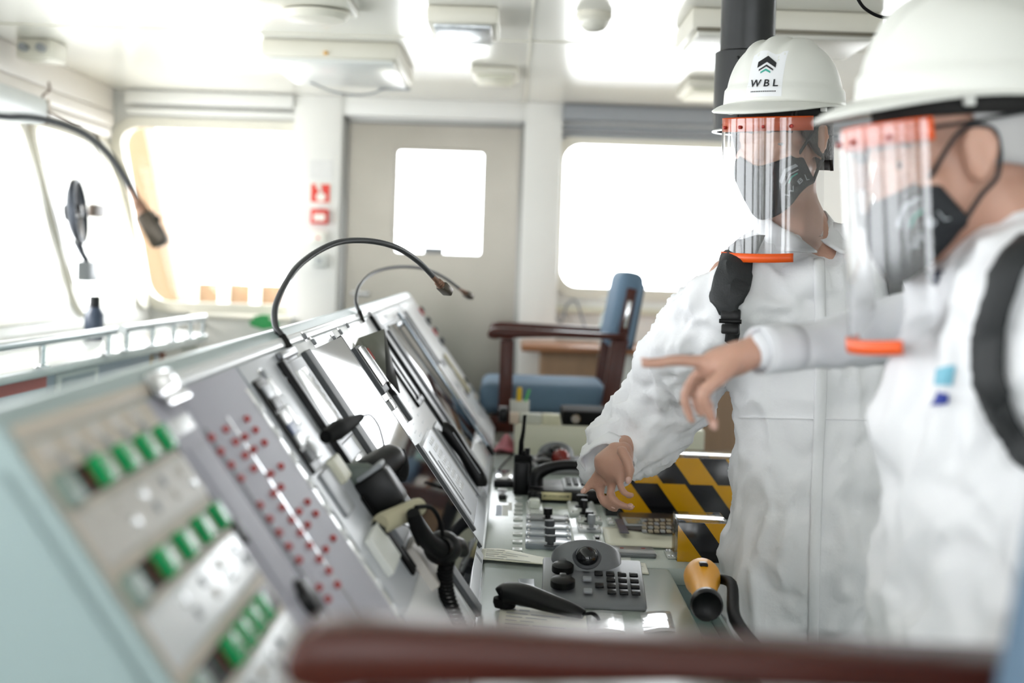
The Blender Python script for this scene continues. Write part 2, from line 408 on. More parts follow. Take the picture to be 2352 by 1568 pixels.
t = ceil_box('emergency_light', 'small clear-lensed emergency light on the ceiling left of the smoke detector', 'ceiling light', -.265, -.06, 4.0, 4.34, .05, OFFW, mat('prismatic_lens', 'd6dade', .06, .5, var=.12, scale=40, bump=.5, bscale=90))
t = ceil_box('cable_box', 'flat pale junction tray on the ceiling above the door', 'junction box', -.175, -.0, 5.2, 5.5, .03, OFFW, CREAM)
t = ceil_box('ceiling_light', 'ceiling light with ribbed lens and dark clips behind the black tube', 'ceiling light', .47, 1.0, 3.9, 4.3, .065, OFFW, mat('ribbed_lens', 'd4d2ca', .3, var=.06, scale=60, bump=.4, bscale=120))
obj('clip_strip', MB().box((.735, 3.9, ZC - .062), (.5, .012, .01), .002), mat('dull_bronze', '6d675a', .4, .5), t)
t = ceil_box('cable_box', 'small pale ceiling box left of the white helmet logo', 'junction box', .64, .82, 5.35, 5.75, .035, OFFW, CREAM)
t = thing('ceiling_vent', 'round ceiling air vent with dark slot at the top edge of the picture', 'vent', (-.60, 4.0, ZC))
obj('plate', MB().box((-.60, 4.0, ZC - .012), (.26, .3, .024), .01), OFFW, t)
obj('diffuser', MB().lathe([(.03, -.055), (.085, -.05), (.1, -.035), (.10, -.03), (.06, -.022)], Matrix.Translation((-.58, 4.03, ZC))), OFFW, t)
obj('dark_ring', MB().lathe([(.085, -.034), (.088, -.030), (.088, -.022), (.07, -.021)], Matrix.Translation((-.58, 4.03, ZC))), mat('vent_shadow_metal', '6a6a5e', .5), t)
t = thing('smoke_detector', 'white domed smoke detector on the ceiling right of the emergency light', 'smoke detector', (.21, 4.05, ZC))
obj('base', MB().lathe([(.05, 0), (.052, -.015), (.044, -.026)], Matrix.Translation((.21, 4.05, ZC))), OFFW, t)
obj('dome', MB().lathe([(.044, -.022), (.043, -.034), (.03, -.05), (.012, -.056)], Matrix.Translation((.21, 4.05, ZC))), mat('detector_white', 'd4d1c6', .3), t)
m = MB().box((-1.67, 4.98, ZC - .035), (.13, .16, .07), .008); t = tag(obj('junction_box', m, OFFW), 'small ivory junction box with cable glands on the ceiling by the windscreen', 'junction box')
m = MB()
for x in (-1.70, -1.64): obj('cable_gland', MB().cyl((x, 4.9, ZC - .035), (x, 4.86, ZC - .035), .014, n=10), GREY, t)
tag(obj('ceiling_cable', MB().tube([at(1962, -20, 2.9), at(1985, 18, 2.9), at(2030, 40, 2.92), at(2075, 30, 2.95), at(2110, -12, 2.95)], .0035, 8, 8), MBLACK), 'thin dark cable looping down from the ceiling between the helmets', 'cable')
tag(obj('lintel_cable', MB().tube([at(112, 190, 5.3), at(113, 208, 5.25), at(98, 222, 5.2), at(105, 250, 5.2), at(160, 285, 5.25), at(185, 292, 5.3)], .005, 8, 8), mat('brown_cable', '8a7a70', .5)), 'thin brown cable hanging from the windscreen head beam', 'cable')
m = MB(); m.bb((lx(1.87) + .015, 3.6, 1.80), (lx(1.87) + .14, 5.22, 1.90), .03)
t = tag(obj('roller_blind', m, mat('blind_grey', 'b9bdbb', .45)), 'grey roller blind cassette above the front window', 'roller blind')
obj('end_cap', MB().bb((lx(1.87) + .02, 5.22, 1.805), (lx(1.87) + .135, 5.24, 1.895), .02), mat('blind_bracket', 'b3a596', .45), t)

# black periscope tube hanging from the ceiling
P = at(1712, 250, 3.25); t = thing('periscope_tube', 'thick black tube hanging from the ceiling behind the front white helmet', 'tube', (P.x, 3.25, ZC))
TUBE = mat('black_satin_tube', '2a2b2c', .3, .3, var=.05)
zj = at(1700, 112, 3.2).z; zb = at(1700, 296, 3.2).z
obj('upper_tube', MB().lathe([(.062, ZC), (.062, zj - .01)], Matrix.Translation((P.x, 3.25, 0)), 40), TUBE, t)
obj('lower_tube', MB().lathe([(.066, zj), (.0725, zj - .004), (.0725, zb), (.066, zb), (.066, zj - .02), (.0, zj - .02)], Matrix.Translation((P.x, 3.25, 0)), 40), TUBE, t)
obj('screw', MB().ball((P.x - .03, 3.25 - .066, zj - .022), .004), BLACK, t)
obj('end_rim', MB().lathe([(.0725, zb), (.074, zb - .003), (.066, zb - .003), (.066, zb)], Matrix.Translation((P.x, 3.25, 0)), 40), CHROME, t)

# windscreen shelf, its rails and the cabinet below
ZS = 1.03
m = MB().prism([(-1.315, 2.4), (-1.185, 5.55), (-1.20, 5.66), (-1.62, 6.3), (-1.62, 2.4)], ZS - .032, ZS, .010)
struct('windowsill', m, mat('shelf_white', 'd3d6d4', .18, var=.02))
t = thing('front_cabinet', 'grey cabinet under the windscreen shelf with red label and framed notice', 'cabinet', (-1.42, 4.2, 0))
obj('body', MB().prism([(-1.38, 2.4), (-1.265, 5.02), (-1.55, 5.02), (-1.55, 2.4)], 0, ZS - .033), mat('cabinet_blue_grey', 'a9b0ba', .4, var=.03), t)
obj('alcove_post', MB().prism([(-1.255, 5.45), (-1.21, 5.5), (-1.21, 5.56), (-1.255, 5.56)], 0, ZS - .033), OFFW, t)
obj('alcove_back', MB().bb((-1.55, 5.03, 0), (-1.5, 5.56, ZS - .033)), mat('dark_alcove_board', '5b4a3c', .6), t)
def cabx(y): return -1.38 + (y - 2.4) * .115 / 2.62
def cabq(y0, y1, z0, z1, o=.002):
    return MB().add([(cabx(y0) + o, y0, z0), (cabx(y1) + o, y1, z0), (cabx(y1) + o, y1, z1), (cabx(y0) + o, y0, z1)] + [(cabx(y0), y0, z0), (cabx(y1), y1, z0), (cabx(y1), y1, z1), (cabx(y0), y0, z1)], [(0, 1, 2, 3), (7, 6, 5, 4), (0, 4, 5, 1), (1, 5, 6, 2), (2, 6, 7, 3), (3, 7, 4, 0)])
obj('red_label', cabq(3.55, 4.03, .955, .992), mat('label_red', 'bd6058', .5, var=.1, scale=60), t)
obj('white_label', cabq(3.55, 4.03, .85, .953), mat('label_white', 'b9c2c6', .5, var=.08, scale=50), t)
obj('notice_frame', cabq(4.1, 4.46, .86, .985, .006), PAPER, t)
obj('notice_sheet', cabq(4.14, 4.42, .87, .972, .008), mat('notice_grey', 'a3abb0', .5, var=.08, scale=50), t)
for i, (y, wd, c) in enumerate(((5.10, .05, '30241f'), (5.16, .05, 'b48a3c'), (5.24, .09, 'c9c7c9'), (5.34, .07, 'a9705f'))):
    tag(obj('binder', MB().box((-1.40, y + .02, .87), (.2, wd * .9, .2), .004), mat('binder_%d' % i, c, .5)), ['near-black', 'ochre', 'pale grey', 'brick red'][i] + ' book standing in the dark alcove under the shelf', 'book', 'books in the alcove')
tag(obj('alcove_shelf', MB().box((-1.38, 5.25, .758), (.24, .44, .02)), OFFW), 'pale board in the alcove that carries the books', 'shelf')
def rail(label, pts, posts):
    t = thing('hand_rail', label, 'rail', (pts[0][0], pts[0][1], ZS), 'rails on the windscreen shelf')
    obj('top_tube', MB().tube(pts, .014, 12), mat('white_gloss_rail', 'd2d6d9', .15, .3, var=.02), t)
    for p in posts: obj('post', MB().lathe([(.022, 0), (.022, .004), (.009, .006), (.009, .065)], Matrix.Translation((p[0], p[1], ZS)), 12), CHROME, t)
zr = ZS + .07
def rx(y): return -1.275 + (y - 3.3) * .042
rail('white tubular rail along the near part of the windscreen shelf', [(rx(2.6), 2.6, zr), (rx(4.42), 4.42, zr)], [(rx(y), y) for y in (2.8, 3.25, 3.82, 4.36)])
rail('white tubular rail along the far part of the windscreen shelf', [(rx(4.50), 4.50, zr), (rx(5.5), 5.5, zr)], [(rx(y), y) for y in (4.54, 4.82, 5.08, 5.3, 5.48)])
m = MB().tube([(-1.42, YB - .09, 1.07), (-.97, YB - .09, 1.07)], .013, 12); t = tag(obj('wall_rail', m, OFFW), 'short pale rail under the left back window', 'rail')
for x in (-1.42, -.97): obj('post', MB().cyl((x, YB - .09, 1.07), (x, YB, 1.05), .012, n=10), CHROME, t)
tag(obj('green_cloth', MB().add([(p.x + q[0], p.y + q[1], p.z + q[2]) for p in [V3((-1.10, YB - .095, 1.05))] for q in ((-.06, 0, .02), (.0, -.02, .035), (.07, 0, .03), (.07, .01, -.02), (.01, -.02, -.03), (-.05, 0, -.015), (-.06, .03, .02), (0, .03, .035), (.07, .03, .03), (.07, .03, -.02), (.01, .03, -.03), (-.05, .03, -.015))], [(0, 1, 2, 3, 4, 5), (11, 10, 9, 8, 7, 6)] + [(i, (i + 1) % 6, 6 + (i + 1) % 6, 6 + i) for i in range(6)]), mat('green_rag', '2f8a4c', .8)), 'small green cloth on the rail under the left back window', 'cloth')
P = V3((-1.47, 5.03, ZS)); t = thing('spray_bottle', 'dark blue bottle with black cap on the windscreen shelf', 'bottle', P)
obj('body', MB().lathe([(.034, 0), (.035, .01), (.034, .09), (.02, .115)], Matrix.Translation(P)), mat('navy_plastic', '2f3a4c', .35), t)
obj('cap', MB().lathe([(.019, .112), (.019, .15), (.015, .155)], Matrix.Translation(P)), BLACK, t)

# round fan on the window bracket
C = V3((-1.64, 5.36, 1.49)); t = thing('window_fan', 'round dark fan on a bracket in front of the windscreen', 'fan', (C.x, C.y, C.z))
dr_ = V3((.94, .10, .12)).normalized(); T = axis_frame(C, dr_)
obj('guard', MB().lathe([(.02, -.03), (.09, -.028), (.122, -.012), (.125, 0), (.122, .012), (.115, .014), (.112, 0), (.085, -.016), (.02, -.018)], T, 32), mat('fan_guard_dark', '3c4048', .35, .4), t)
m = MB()
for k in range(4):
    a = k * math.pi / 2; m.add([(.02 * math.cos(a), .02 * math.sin(a), 0), (.10 * math.cos(a - .3), .10 * math.sin(a - .3), -.006), (.105 * math.cos(a + .3), .105 * math.sin(a + .3), .008), (.02 * math.cos(a + .8), .02 * math.sin(a + .8), .006)], [(0, 1, 2, 3)], T=T)
obj('blades', m, mat('fan_blade_grey', '6a6258', .4), t, solid=.002)
obj('hub', MB().lathe([(.03, -.05), (.034, -.02), (.022, .012), (.008, .016)], T), BLACK, t)
obj('arm', MB().box((0, 0, 0), (.11, .03, .05), .008, T=frame(C + V3((.01, .20, .01)), (.1, .99, 0), (-.99, .1, 0), (0, 0, 1))), mat('fan_arm_brown', '54473d', .45), t)
obj('stem', MB().tube([C + V3((0, 0, -.11)), C + V3((.01, .03, -.155)), C + V3((.02, .06, -.185))], [.018, .013, .012], 10), mat('fan_guard_dark', '3c4048'), t)
obj('motor_box', MB().box(C + V3((.02, .08, -.225)), (.05, .12, .075), .006), mat('fan_box_grey', '7b7f84', .4), t)

# oak cabinet along the back wall, its top, and small things there
t = thing('back_cabinet', 'oak fronted cabinet under the right back window', 'cabinet', (1.2, 6.1, 0))
obj('body', MB().bb((.135, 5.93, .05), (2.7, YB - .01, .985), .004), OAK, t)
obj('plinth', MB().bb((.16, 5.96, 0), (2.68, YB - .02, .05)), BLACK, t)
obj('top', MB().bb((.05, 5.90, .985), (2.72, YB - .005, 1.012), .006), mat('oak_edge', '9a6a48', .35, var=.15, scale=4, aniso=(2, 30, 30)), t)
a = at(1374, 812, 5.925); b = at(1402, 905, 5.925)
tag(obj('paper_sheet', MB().bb((a.x, 5.925, b.z), (b.x + .12, 5.929, a.z)), PAPER), 'white sheet pinned on the oak cabinet behind the far chair', 'paper')
P = V3((.42, 6.12, 1.012)); t = thing('sanitizer_bottle', 'clear pump bottle with teal label on the back cabinet behind the far chair', 'bottle', P)
obj('body', MB().lathe([(.034, 0), (.036, .01), (.036, .12), (.014, .15), (.014, .16)], Matrix.Translation(P)), mat('clear_gel', 'c9d2d2', .15), t)
obj('label_band', MB().lathe([(.0365, .03), (.0368, .032), (.0368, .085), (.0365, .087)], Matrix.Translation(P)), mat('teal_label', '8fb9b4', .4), t)
obj('pump', MB().cyl(P + V3((0, 0, .16)), P + V3((0, 0, .20)), .008, n=10).tube([P + V3((0, 0, .2)), P + V3((-.035, 0, .198))], .006, 8), PAPER, t)
tag(obj('wall_cable', MB().tube([at(1275, 690, 6.37), at(1272, 720, 6.36), at(1290, 738, 6.36), at(1302, 700, 6.37), at(1322, 690, 6.37), at(1335, 725, 6.37), at(1345, 755, 6.37)], .005, 8, 8), GREY), 'grey cable looped on the wall below the right back window', 'cable')

# outside: tan wing structure, bulwark with ribs, mast with floodlights
TAN = mat('tan_hull_paint', '6a5033', .6, var=.1)
YO = 7.3; q = [at(240, 250, YO), at(322, 250, YO), at(415, 715, YO), at(310, 715, YO)]
m = MB().prism([(p.x, p.z) for p in q], 0, .25, T=frame((0, YO + .25, 0), (1, 0, 0), (0, 0, 1), (0, -1, 0))); struct('exterior_post', m, TAN)
m = MB(); zt = at(560, 652, 9.5).z
m.bb((-2.6, 9.5, -.4), (-.9, 9.56, zt))
struct('exterior_bulwark', m, TAN)
m = MB()
for i in range(7): m.bb((-2.35 + i * .21, 9.40, -.4), (-2.30 + i * .21, 9.5, zt + .01))
struct('exterior_ribs', m, mat('exterior_white', 'e9e9e6', .5))
m = MB().cyl((-2.05, 10.5, -1), (-2.05, 10.5, 2.3), .05, n=16).box((-1.95, 10.5, 2.0), (.5, .05, .05))
t = thing('mast', 'white mast with two grey floodlights outside the left back window', 'mast', (-2.05, 10.5, -1))
obj('pole', m, mat('exterior_white', 'e9e9e6'), t)
for (px, py, s_) in ((470, 418, .09), (556, 440, .065)):
    p = at(px, py, 10.4); obj('floodlight', MB().box((0, 0, 0), (s_ * 1.5, .06, s_), .01, T=frame(p, V3((.9, 0, .25)).normalized(), (0, 1, 0), V3((-.25, 0, .9)).normalized())), mat('flood_grey', '58595a', .5), t)
m = MB().cyl(at(470, 418, 10.45), at(470, 300, 10.5), .008).cyl(at(556, 440, 10.45), at(556, 300, 10.5), .008); obj('bracket', m, mat('exterior_white', 'e9e9e6'), t)
struct('exterior_deck', MB().bb((-6, 6.7, -.5), (6, 14, -.4)), mat('exterior_deck_paint', 'a9a28f', .7))
# ---------------------------------------------------------------- long sloping control console
Y0, Y1 = 1.053, 5.320
TC = frame((0, Y1, 0), (1, 0, 0), (0, 0, 1), (0, -1, 0))
prof = [(XH, DESK), (XT, ZT), (XT - .012, ZT + .008), (XT - .035, ZT + .004), (-.43, 1.06), (-.80, 1.045), (-.80, 0), (-.14, 0), (-.14, .70), (XH, .70)]
con = thing('control_console', 'long pale green console with a steep instrument face running along the room', 'console', (-.35, 3.162, 0))
obj('body', MB(TC).prism(prof, 0, Y1 - Y0), GREEN, con)
m = MB(PF)
m.bb((Y0 - .006, .0, -.052), (Y0, .545, -.038), .002)
obj('end_groove', m, mat('green_groove', '8b9c9c', .35), con)
m = MB(PF).bb((1.549, .555, -.02), (5.309, .573, .008), .006); obj('top_lip', m, mat('lip_enamel', 'd0d2d3', .22, var=.02), con)
m = MB(PF).bb((1.070, .556, -.02), (1.543, .572, .008), .01); obj('top_lip', m, BEIGE, con)
obj('hinge_strip', MB(PF).bb((1.070, -.004, -.003), (5.297, .006, .004), .0015), CHROME, con)

def bay(name, label, cat, y0, y1, m, s0=.004, s1=.553, h=.006, bev=.002):
    t = thing(name, label, cat, pp((y0 + y1) / 2, s0, 0))
    obj('face_plate', MB(PF).bb((y0, s0, 0), (y1, s1, h), bev), m, t); return t
def pb(name, par, m, y0, y1, s0, s1, h0, h1, bev=.0015):
    return obj(name, MB(PF).bb((y0, s0, h0), (y1, s1, h1), bev), m, par)
def knob(name, par, m, y, s, r, h, h0=.006, n=16):
    T = PF @ Matrix.Translation((y, s, h0))
    return obj(name, MB().lathe([(r * 1.12, 0), (r * 1.1, h * .25), (r, h * .3), (r * .92, h * .92), (r * .8, h)], T, n), m, par)
def fastener(par, px, py, h=.008, w_=.020):
    y, s = pan(px, py); b = pb('clamp', par, CHROME, y - .012, y + .012, s - w_ / 2, s + w_ / 2, .004, h)
    knob('clamp_screw', b, GREY, y, s, .006, .012, h)

# bay: beige lamp and switch panel (nearest)
LAMPG = mat('green_lamp_lens', '0f9a55', .25, var=.12, scale=30)
b1 = bay('switch_unit', 'beige switch panel with three rows of green lamps at the near end of the console', 'control panel', 1.064, 1.425, BEIGE)
rows = [((215, 1090), (365, 1020)), ((360, 1300), (490, 1200)), ((515, 1500), (592, 1415))]
LABW = mat('engraved_label', 'c6c0ba', .5, var=.10, scale=55)
for k, (a, b) in enumerate(rows):
    ya, sa = pan(*a); yb, sb = pan(*b); s0 = (sa + sb) / 2
    slot = pb('lamp_slot', b1, BLACK, 1.108, 1.417, s0 - .014, s0 + .014, .005, .0075, .002)
    pb('slot_grip', slot, mat('grey_green_grip', '7f9389', .4), 1.068, 1.111, s0 - .016, s0 + .014, .006, .022, .006)
    for i in range(4):
        y = ya + (yb - ya) * i / 3
        pb('green_lamp', slot, LAMPG, y - .013, y + .013, s0 - .013, s0 + .0145, .007, .036, .005)
        pb('red_edge', slot, REDP, y - .021, y - .018, s0 - .010, s0 + .010, .0075, .010, .0005)
        if i < 3: pb('lamp_spacer', slot, BEIGE, y + .018, y + .042, s0 - .012, s0 + .012, .007, .022, .003)
    pb('label_plate', b1, LABW if k == 0 else PALE, 1.070, 1.417, s0 - .069, s0 - .02, .006, .012, .004)
    for i in range(4):
        y = ya + (yb - ya) * i / 3
        for j, dy in enumerate((-.006, .008)):
            knob('indicator', b1, (LABW, CHROME, GREY)[(i + j + k) % 3], y + dy, s0 - .034 - .016 * j, .0055, .006, .012, 12)
for i in range(5):
    knob('push_button', b1, LABW, 1.103 + i * .063, .543, .009, .010, .006, 14)
    knob('push_button', b1, GREY, 1.124 + i * .06, .530, .006, .006, .006, 12)
pb('edge_shadow', b1, mat('recess_shadow_dark', '3a3c3e', .5), 1.418, 1.424, .40, .50, .006, .0085, .001)  # dark strip painted as the shadow along the recessed plate's right edge

# bay: narrow lavender panel
LAV = mat('lavender_grey_panel', 'aaa8b4', .55, var=.03, scale=5)
b2 = bay('blank_unit', 'narrow lavender grey blank panel right of the green lamps', 'control panel', 1.427, 1.543, LAV)
pb('label_plate', b2, PALE, 1.439, 1.531, .505, .524, .006, .010, .002)
pb('raised_plate', b2, LAV, 1.449, 1.525, .30, .49, .006, .011, .004)
m = MB(PF).box((1.437, .392, .012), (.02, .03, .014), .006); obj('handle_peg', m, BLACK, b2)
y, s = pan(640, 1330); knob('black_knob', b2, BLACK, 1.508, .29, .022, .028, .006, 24)
T = PF @ Matrix.Translation((1.502, .562, .006))
obj('bracket', MB().box((0, 0, .012), (.10, .03, .024), .01, T=T).cyl((-.04, -.02, .02), (.05, -.02, .02), .006, T=T), CHROME, b2)

# bay: alarm panel with red buttons
b3 = bay('alarm_unit', 'lavender grey alarm panel dotted with rows of small red lamps', 'control panel', 1.549, 1.885, LAV)
REDL = mat('red_lamp_lens', 'a83a38', .28, var=.12)
leds = [(488, 1003), (521, 984), (543, 1013), (565, 1001), (569, 960), (589, 986), (609, 1015), (509, 1035), (533, 1066), (555, 1097), (565, 1044), (585, 1030), (585, 1074), (624, 1086), (647, 1069), (647, 1117), (630, 1132), (599, 1158), (650, 1163), (689, 1173), (708, 1151), (621, 1190), (672, 1192), (708, 1204), (727, 1178), (643, 1221), (692, 1222), (665, 1253), (713, 1251), (750, 1260), (767, 1234), (689, 1284), (735, 1282), (757, 1309), (777, 1341), (735, 1347), (755, 1374)]
for p in leds:
    y, s = pan(p[0], p[1], .006); T = PF @ Matrix.Translation((y, s, .006))
    obj('red_lamp', MB().lathe([(.0046, 0), (.0046, .008), (.0038, .014), (.0015, .017)], T, 12), REDL, b3)
ya, _ = pan(570, 1040); yb, _ = pan(720, 1260); ym = (ya + yb) / 2
pb('silver_strip', b3, CHROME, ym - .004, ym + .004, .20, .5, .006, .0075, .001)
pb('edge_strip', b3, mat('grey_seam', '6f7076', .6), 1.554, 1.563, .03, .5, .006, .009, .001)
for i in range(11): obj('white_button', MB(PF).lathe([(.010, 0), (.009, .006), (.004, .010)], Matrix.Translation((1.868, .09 + i * .04, .006)), 10), PALE, b3)
pb('highlight_strip', b3, mat('gloss_highlight_white', 'f0f0f0', .15), 1.855, 1.882, .06, .52, .006, .0075, .001)  # the white colour carries the edge highlight of a glossy strip
pb('lower_label', b3, PALE, 1.593, 1.846, .03, .15, .006, .008, .001)

# bay: radio rack with black modules
b4 = bay('radio_rack', 'rack of black radio modules with white square buttons beside the red lamps', 'radio rack', 1.896, 2.359, LGREY)
def mod(px, py): return pan(px, py)
ym = (pan(600, 912)[0] + pan(706, 1047)[0]) / 2
col_ = pb('module_column', b4, BLACK, ym - .036, ym + .036, .375, .525, .006, .020, .003)
for i, (p, c) in enumerate((((597, 911), LGREY), ((624, 932), BLACK), ((645, 966), PALE), ((662, 991), mat('blue_label', '3c4f7a', .4)), ((679, 1017), PALE), ((706, 1047), DGREY))):
    y, s = pan(*p); pb('square_button', col_, c, ym - .026, ym + .026, s - .010, s + .010, .02, .027, .003)
ym2 = ym + .075
pb('reflection_patch', b4, PALE, ym2 - .022, ym2 + .022, .49, .52, .006, .014, .003); pb('reflection_patch', b4, PALE, ym2 - .018, ym2 + .018, .44, .475, .006, .014, .003); pb('reflection_patch', b4, PALE, ym2 - .018, ym2 + .018, .385, .42, .006, .014, .003)  # pale patches painted as reflections on the module buttons
fr = pb('display_module', b4, mat('module_grey', '6d7076', .35), 2.175, 2.345, .375, .53, .006, .026, .004)
pb('display_glass', fr, mat('display_white', 'e6e8ea', .12, var=.04, scale=60), 2.195, 2.318, .405, .51, .026, .028, .001)
pb('black_side_bar', fr, BLACK, 2.150, 2.176, .33, .535, .006, .034, .003)
m = MB(PF)
for i in range(6): m.box((2.305, .415 + i * .016, .0285), (.014, .008, .001))
obj('display_marks', m, GREY, fr)
pb('side_handle', b4, mat('module_bar', '7d7f84', .3, .5), 2.180, 2.335, .535, .55, .006, .03, .006)
pb('lower_display', b4, mat('display_white', 'e6e8ea'), 2.199, 2.343, .27, .345, .006, .02, .003)
pb('beige_box', b4, CREAM, 2.028, 2.094, .335, .375, .006, .04, .005)
pb('grey_module', b4, GREY, 1.934, 2.023, .30, .37, .006, .018, .003)
pb('black_rail', b4, BLACK, 2.161, 2.177, .16, .40, .006, .016, .002)
pb('black_rail', b4, MBLACK, 2.105, 2.139, .16, .30, .006, .022, .004)
pb('lower_plate', b4, PALE, 1.912, 2.343, .01, .15, .006, .010, .002)
pb('paper_block', b4, PAPER, 1.945, 2.067, .20, .26, .006, .035, .003); pb('connector_block', b4, LABW, 2.166, 2.277, .115, .19, .006, .045, .004)
pb('connector_block', b4, GREY, 2.155, 2.288, .20, .235, .006, .03, .004)
m = MB(PF)
for i in range(3): m.tube([(2.177 + i * .03, .235, .03), (2.199 + i * .03, .215, .06), (2.210 + i * .03, .18, .045)], .004, 8, 5)
obj('plug_cables', m, CHROME, b4)
for p in ((600, 866), (648, 833), (655, 870)): fastener(b4, *p)

# big dark glass display
yL, yR = 2.392, 2.888
b5 = bay('radar_display', 'large dark glass display with thick black frame reflecting the bright window', 'display', 2.365, 2.893, PALE)
pb('left_bezel', b5, DGREY, yL, yL + .065, .0, .535, .006, .030, .004)
ya_, yb_ = yL + .065, yR - .008
obj('glass', MB(PF).add([(y_, s_, h_) for y_, hh_ in ((ya_, .010), (yb_, .034)) for s_ in (.035, .532) for h_ in (.004, hh_)], [(0, 1, 3, 2), (4, 6, 7, 5), (0, 4, 5, 1), (2, 3, 7, 6), (0, 2, 6, 4), (1, 5, 7, 3)]), SCREEN, b5)
pb('right_bezel', b5, DGREY, yR - .008, yR, .02, .535, .006, .035, .001)
pb('bottom_bezel', b5, LGREY, yL + .065, yR - .008, .004, .033, .006, .018, .002)
m = MB(PF)
for i in range(12): m.box((2.798, .009 + i * .0018, .0183), (.03, .0008, .0006))
obj('barcode', m, INK, b5)
for p in ((695, 775),): fastener(b5, *p)
fastener(b5, 600, 862)

# white phone panel
b6 = bay('telephone_unit', 'glossy white panel carrying the grey wall telephone and black hood', 'control panel', 2.897, 3.622, mat('glossy_white_panel', 'ebebec', .22, var=.02))
for p in ((716, 788), (794, 750), (764, 780), (778, 765), (846, 722), (936, 1010), (985, 1003)): fastener(b6, *p, w_=.022)
bx = pb('side_box', b6, DGREY, 2.930, 3.034, .385, .50, .006, .045, .005); pb('side_box_lid', bx, CHROME, 2.947, 3.052, .40, .495, .045, .052, .004)
m = MB(PF); m.cyl((3.081, .40, .035), (3.081, .49, .035), .012).cyl((3.127, .39, .03), (3.127, .47, .03), .009); obj('clear_tubes', m, CHROME, b6)
pb('red_tag', b6, REDP, 3.098, 3.144, .455, .485, .03, .046, .003)
m = MB(PF)
for i in range(2):
    m.bb((3.417 + i * .09, .30, .006), (3.440 + i * .09, .49, .022), .003); m.bb((3.417 + i * .09, .30, .006), (3.509 + i * .09, .315, .022), .003); m.bb((3.417 + i * .09, .475, .006), (3.509 + i * .09, .49, .022), .003)
obj('twin_frames', m, BLACK, b6)
pb('frame_insert', b6, PALE, 3.446, 3.504, .32, .47, .006, .012); pb('frame_insert', b6, PALE, 3.550, 3.602, .32, .47, .006, .012)
m = MB(PF)
for i in range(8): m.box((3.115 + (i % 2) * .05, .33 - .014 * i, .0065), (.03 + .02 * (i % 3), .003, .001))
for i in range(5): m.box((3.347, .33 - .02 * i, .0065), (.05, .004, .001))
obj('printed_marks', m, GREY, b6)
pb('latch', b6, CHROME, 2.965, 3.011, .345, .37, .006, .03, .004)
pb('lower_bracket', b6, DGREY, 3.115, 3.144, .30, .375, .006, .03, .004)
# hood
h = thing('folded_hood', 'olive grey triangular hood standing out from the white panel', 'hood', pp(3.139, .4, .006))
def pt(px, py, y):   # the point of the view ray at depth y
    return at(px, py, y)
A, B, C_ = pt(824, 776, 3.115), pt(881, 756, 3.185), pt(886, 862, 3.115); E_ = pt(899, 845, 3.231); G_ = pt(918, 903, 3.150)
HOOD = mat('olive_grey_card', '6c6d62', .55, var=.05)
obj('front_leaf', MB().add([A, B, C_], [(0, 1, 2)]), HOOD, h, solid=.003)
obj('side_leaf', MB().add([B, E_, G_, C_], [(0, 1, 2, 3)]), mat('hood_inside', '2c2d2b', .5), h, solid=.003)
obj('back_leaf', MB().add([A, C_, pp(3.081, .40, .012), pp(3.034, .5, .012)], [(0, 1, 2, 3)]), HOOD, h, solid=.003)
m = MB()
for k in range(3): m.tube([pt(884 - k * 4, 850 + k * 8, 3.139), pt(893 - k * 2, 885 + k * 4, 3.115), pt(908 - k * 3, 905, 3.115), pp(3.197 - k * .03, .36, .008)], .0035, 6, 5)
obj('edge_wires', m, BLACK, h)
# wall telephone
t = thing('wall_telephone', 'grey telephone with keypad and black handset clipped to the foot of the white panel', 'telephone', pp(3.254, .15, .006))
obj('base', MB(PF).bb((2.965, .055, .006), (3.278, .25, .04), .004), LGREY, t)
obj('side_skirt', MB(PF).bb((2.947, .045, .006), (2.965, .26, .036), .003), DGREY, t)
m = MB(PF)
for i in range(8):
    for j in range(3): m.box((3.115 + j * .035, .235 - i * .017, .041), (.026, .011, .004), .001)
obj('keys', m, PALE, t)
m = MB(PF); m.bb((3.000, .07, .04), (3.023, .23, .0415)); m.bb((3.046, .10, .04), (3.057, .2, .0415)); obj('slots', m, INK, t)
hs = MB()
hp = [(3.49, .22, .035), (3.49, .205, .06), (3.485, .14, .066), (3.485, .075, .06), (3.485, .055, .035)]
hs.tube([PF @ V3(p) for p in hp], [.014, .016, .012, .016, .014], 12, 5, flat=1.25); obj('handset', hs, BLACK, t)
obj('handset_grip', MB(PF).box((3.48, .14, .084), (.022, .12, .004), .001), LGREY, t)
obj('cradle', MB(PF).bb((3.43, .04, .006), (3.56, .24, .022), .004), GREY, t)

# black framed second screen with rods, and the far panel
b7 = bay('chart_display', 'dark glass screen between thick black rails toward the far end', 'display', 3.626, 4.620, LGREY)
pb('black_rail', b7, BLACK, 3.632, 3.715, .03, .553, .006, .032, .006)
pb('black_rail', b7, DGREY, 3.820, 3.880, .03, .50, .006, .022, .004)
pb('glass', b7, SCREEN, 3.900, 4.540, .10, .51, .006, .014, .001)
pb('head_plate', b7, PALE, 3.780, 4.460, .52, .55, .006, .012, .002); pb('head_mark', b7, GREY, 3.980, 4.060, .53, .542, .012, .013, .0003)
pb('foot_plate', b7, PALE, 3.920, 4.560, .03, .095, .006, .010, .002)
m = MB(PF).cyl((4.240, .53, .045), (4.260, .05, .045), .012); obj('silver_rod', m, mat('blued_steel_rod', '6f7c88', .22, .9), b7)
obj('rod_knob', MB(PF).cyl((4.260, .05, .045), (4.260, .02, .045), .02), MBLACK, b7)
for s_ in (.5, .08): pb('rod_bracket', b7, CHROME, 4.230, 4.270, s_ - .012, s_ + .012, .006, .04, .003)
b8 = bay('dial_unit', 'pale panel with red and black knobs at the far end of the console', 'control panel', 4.626, 5.303, PALE)
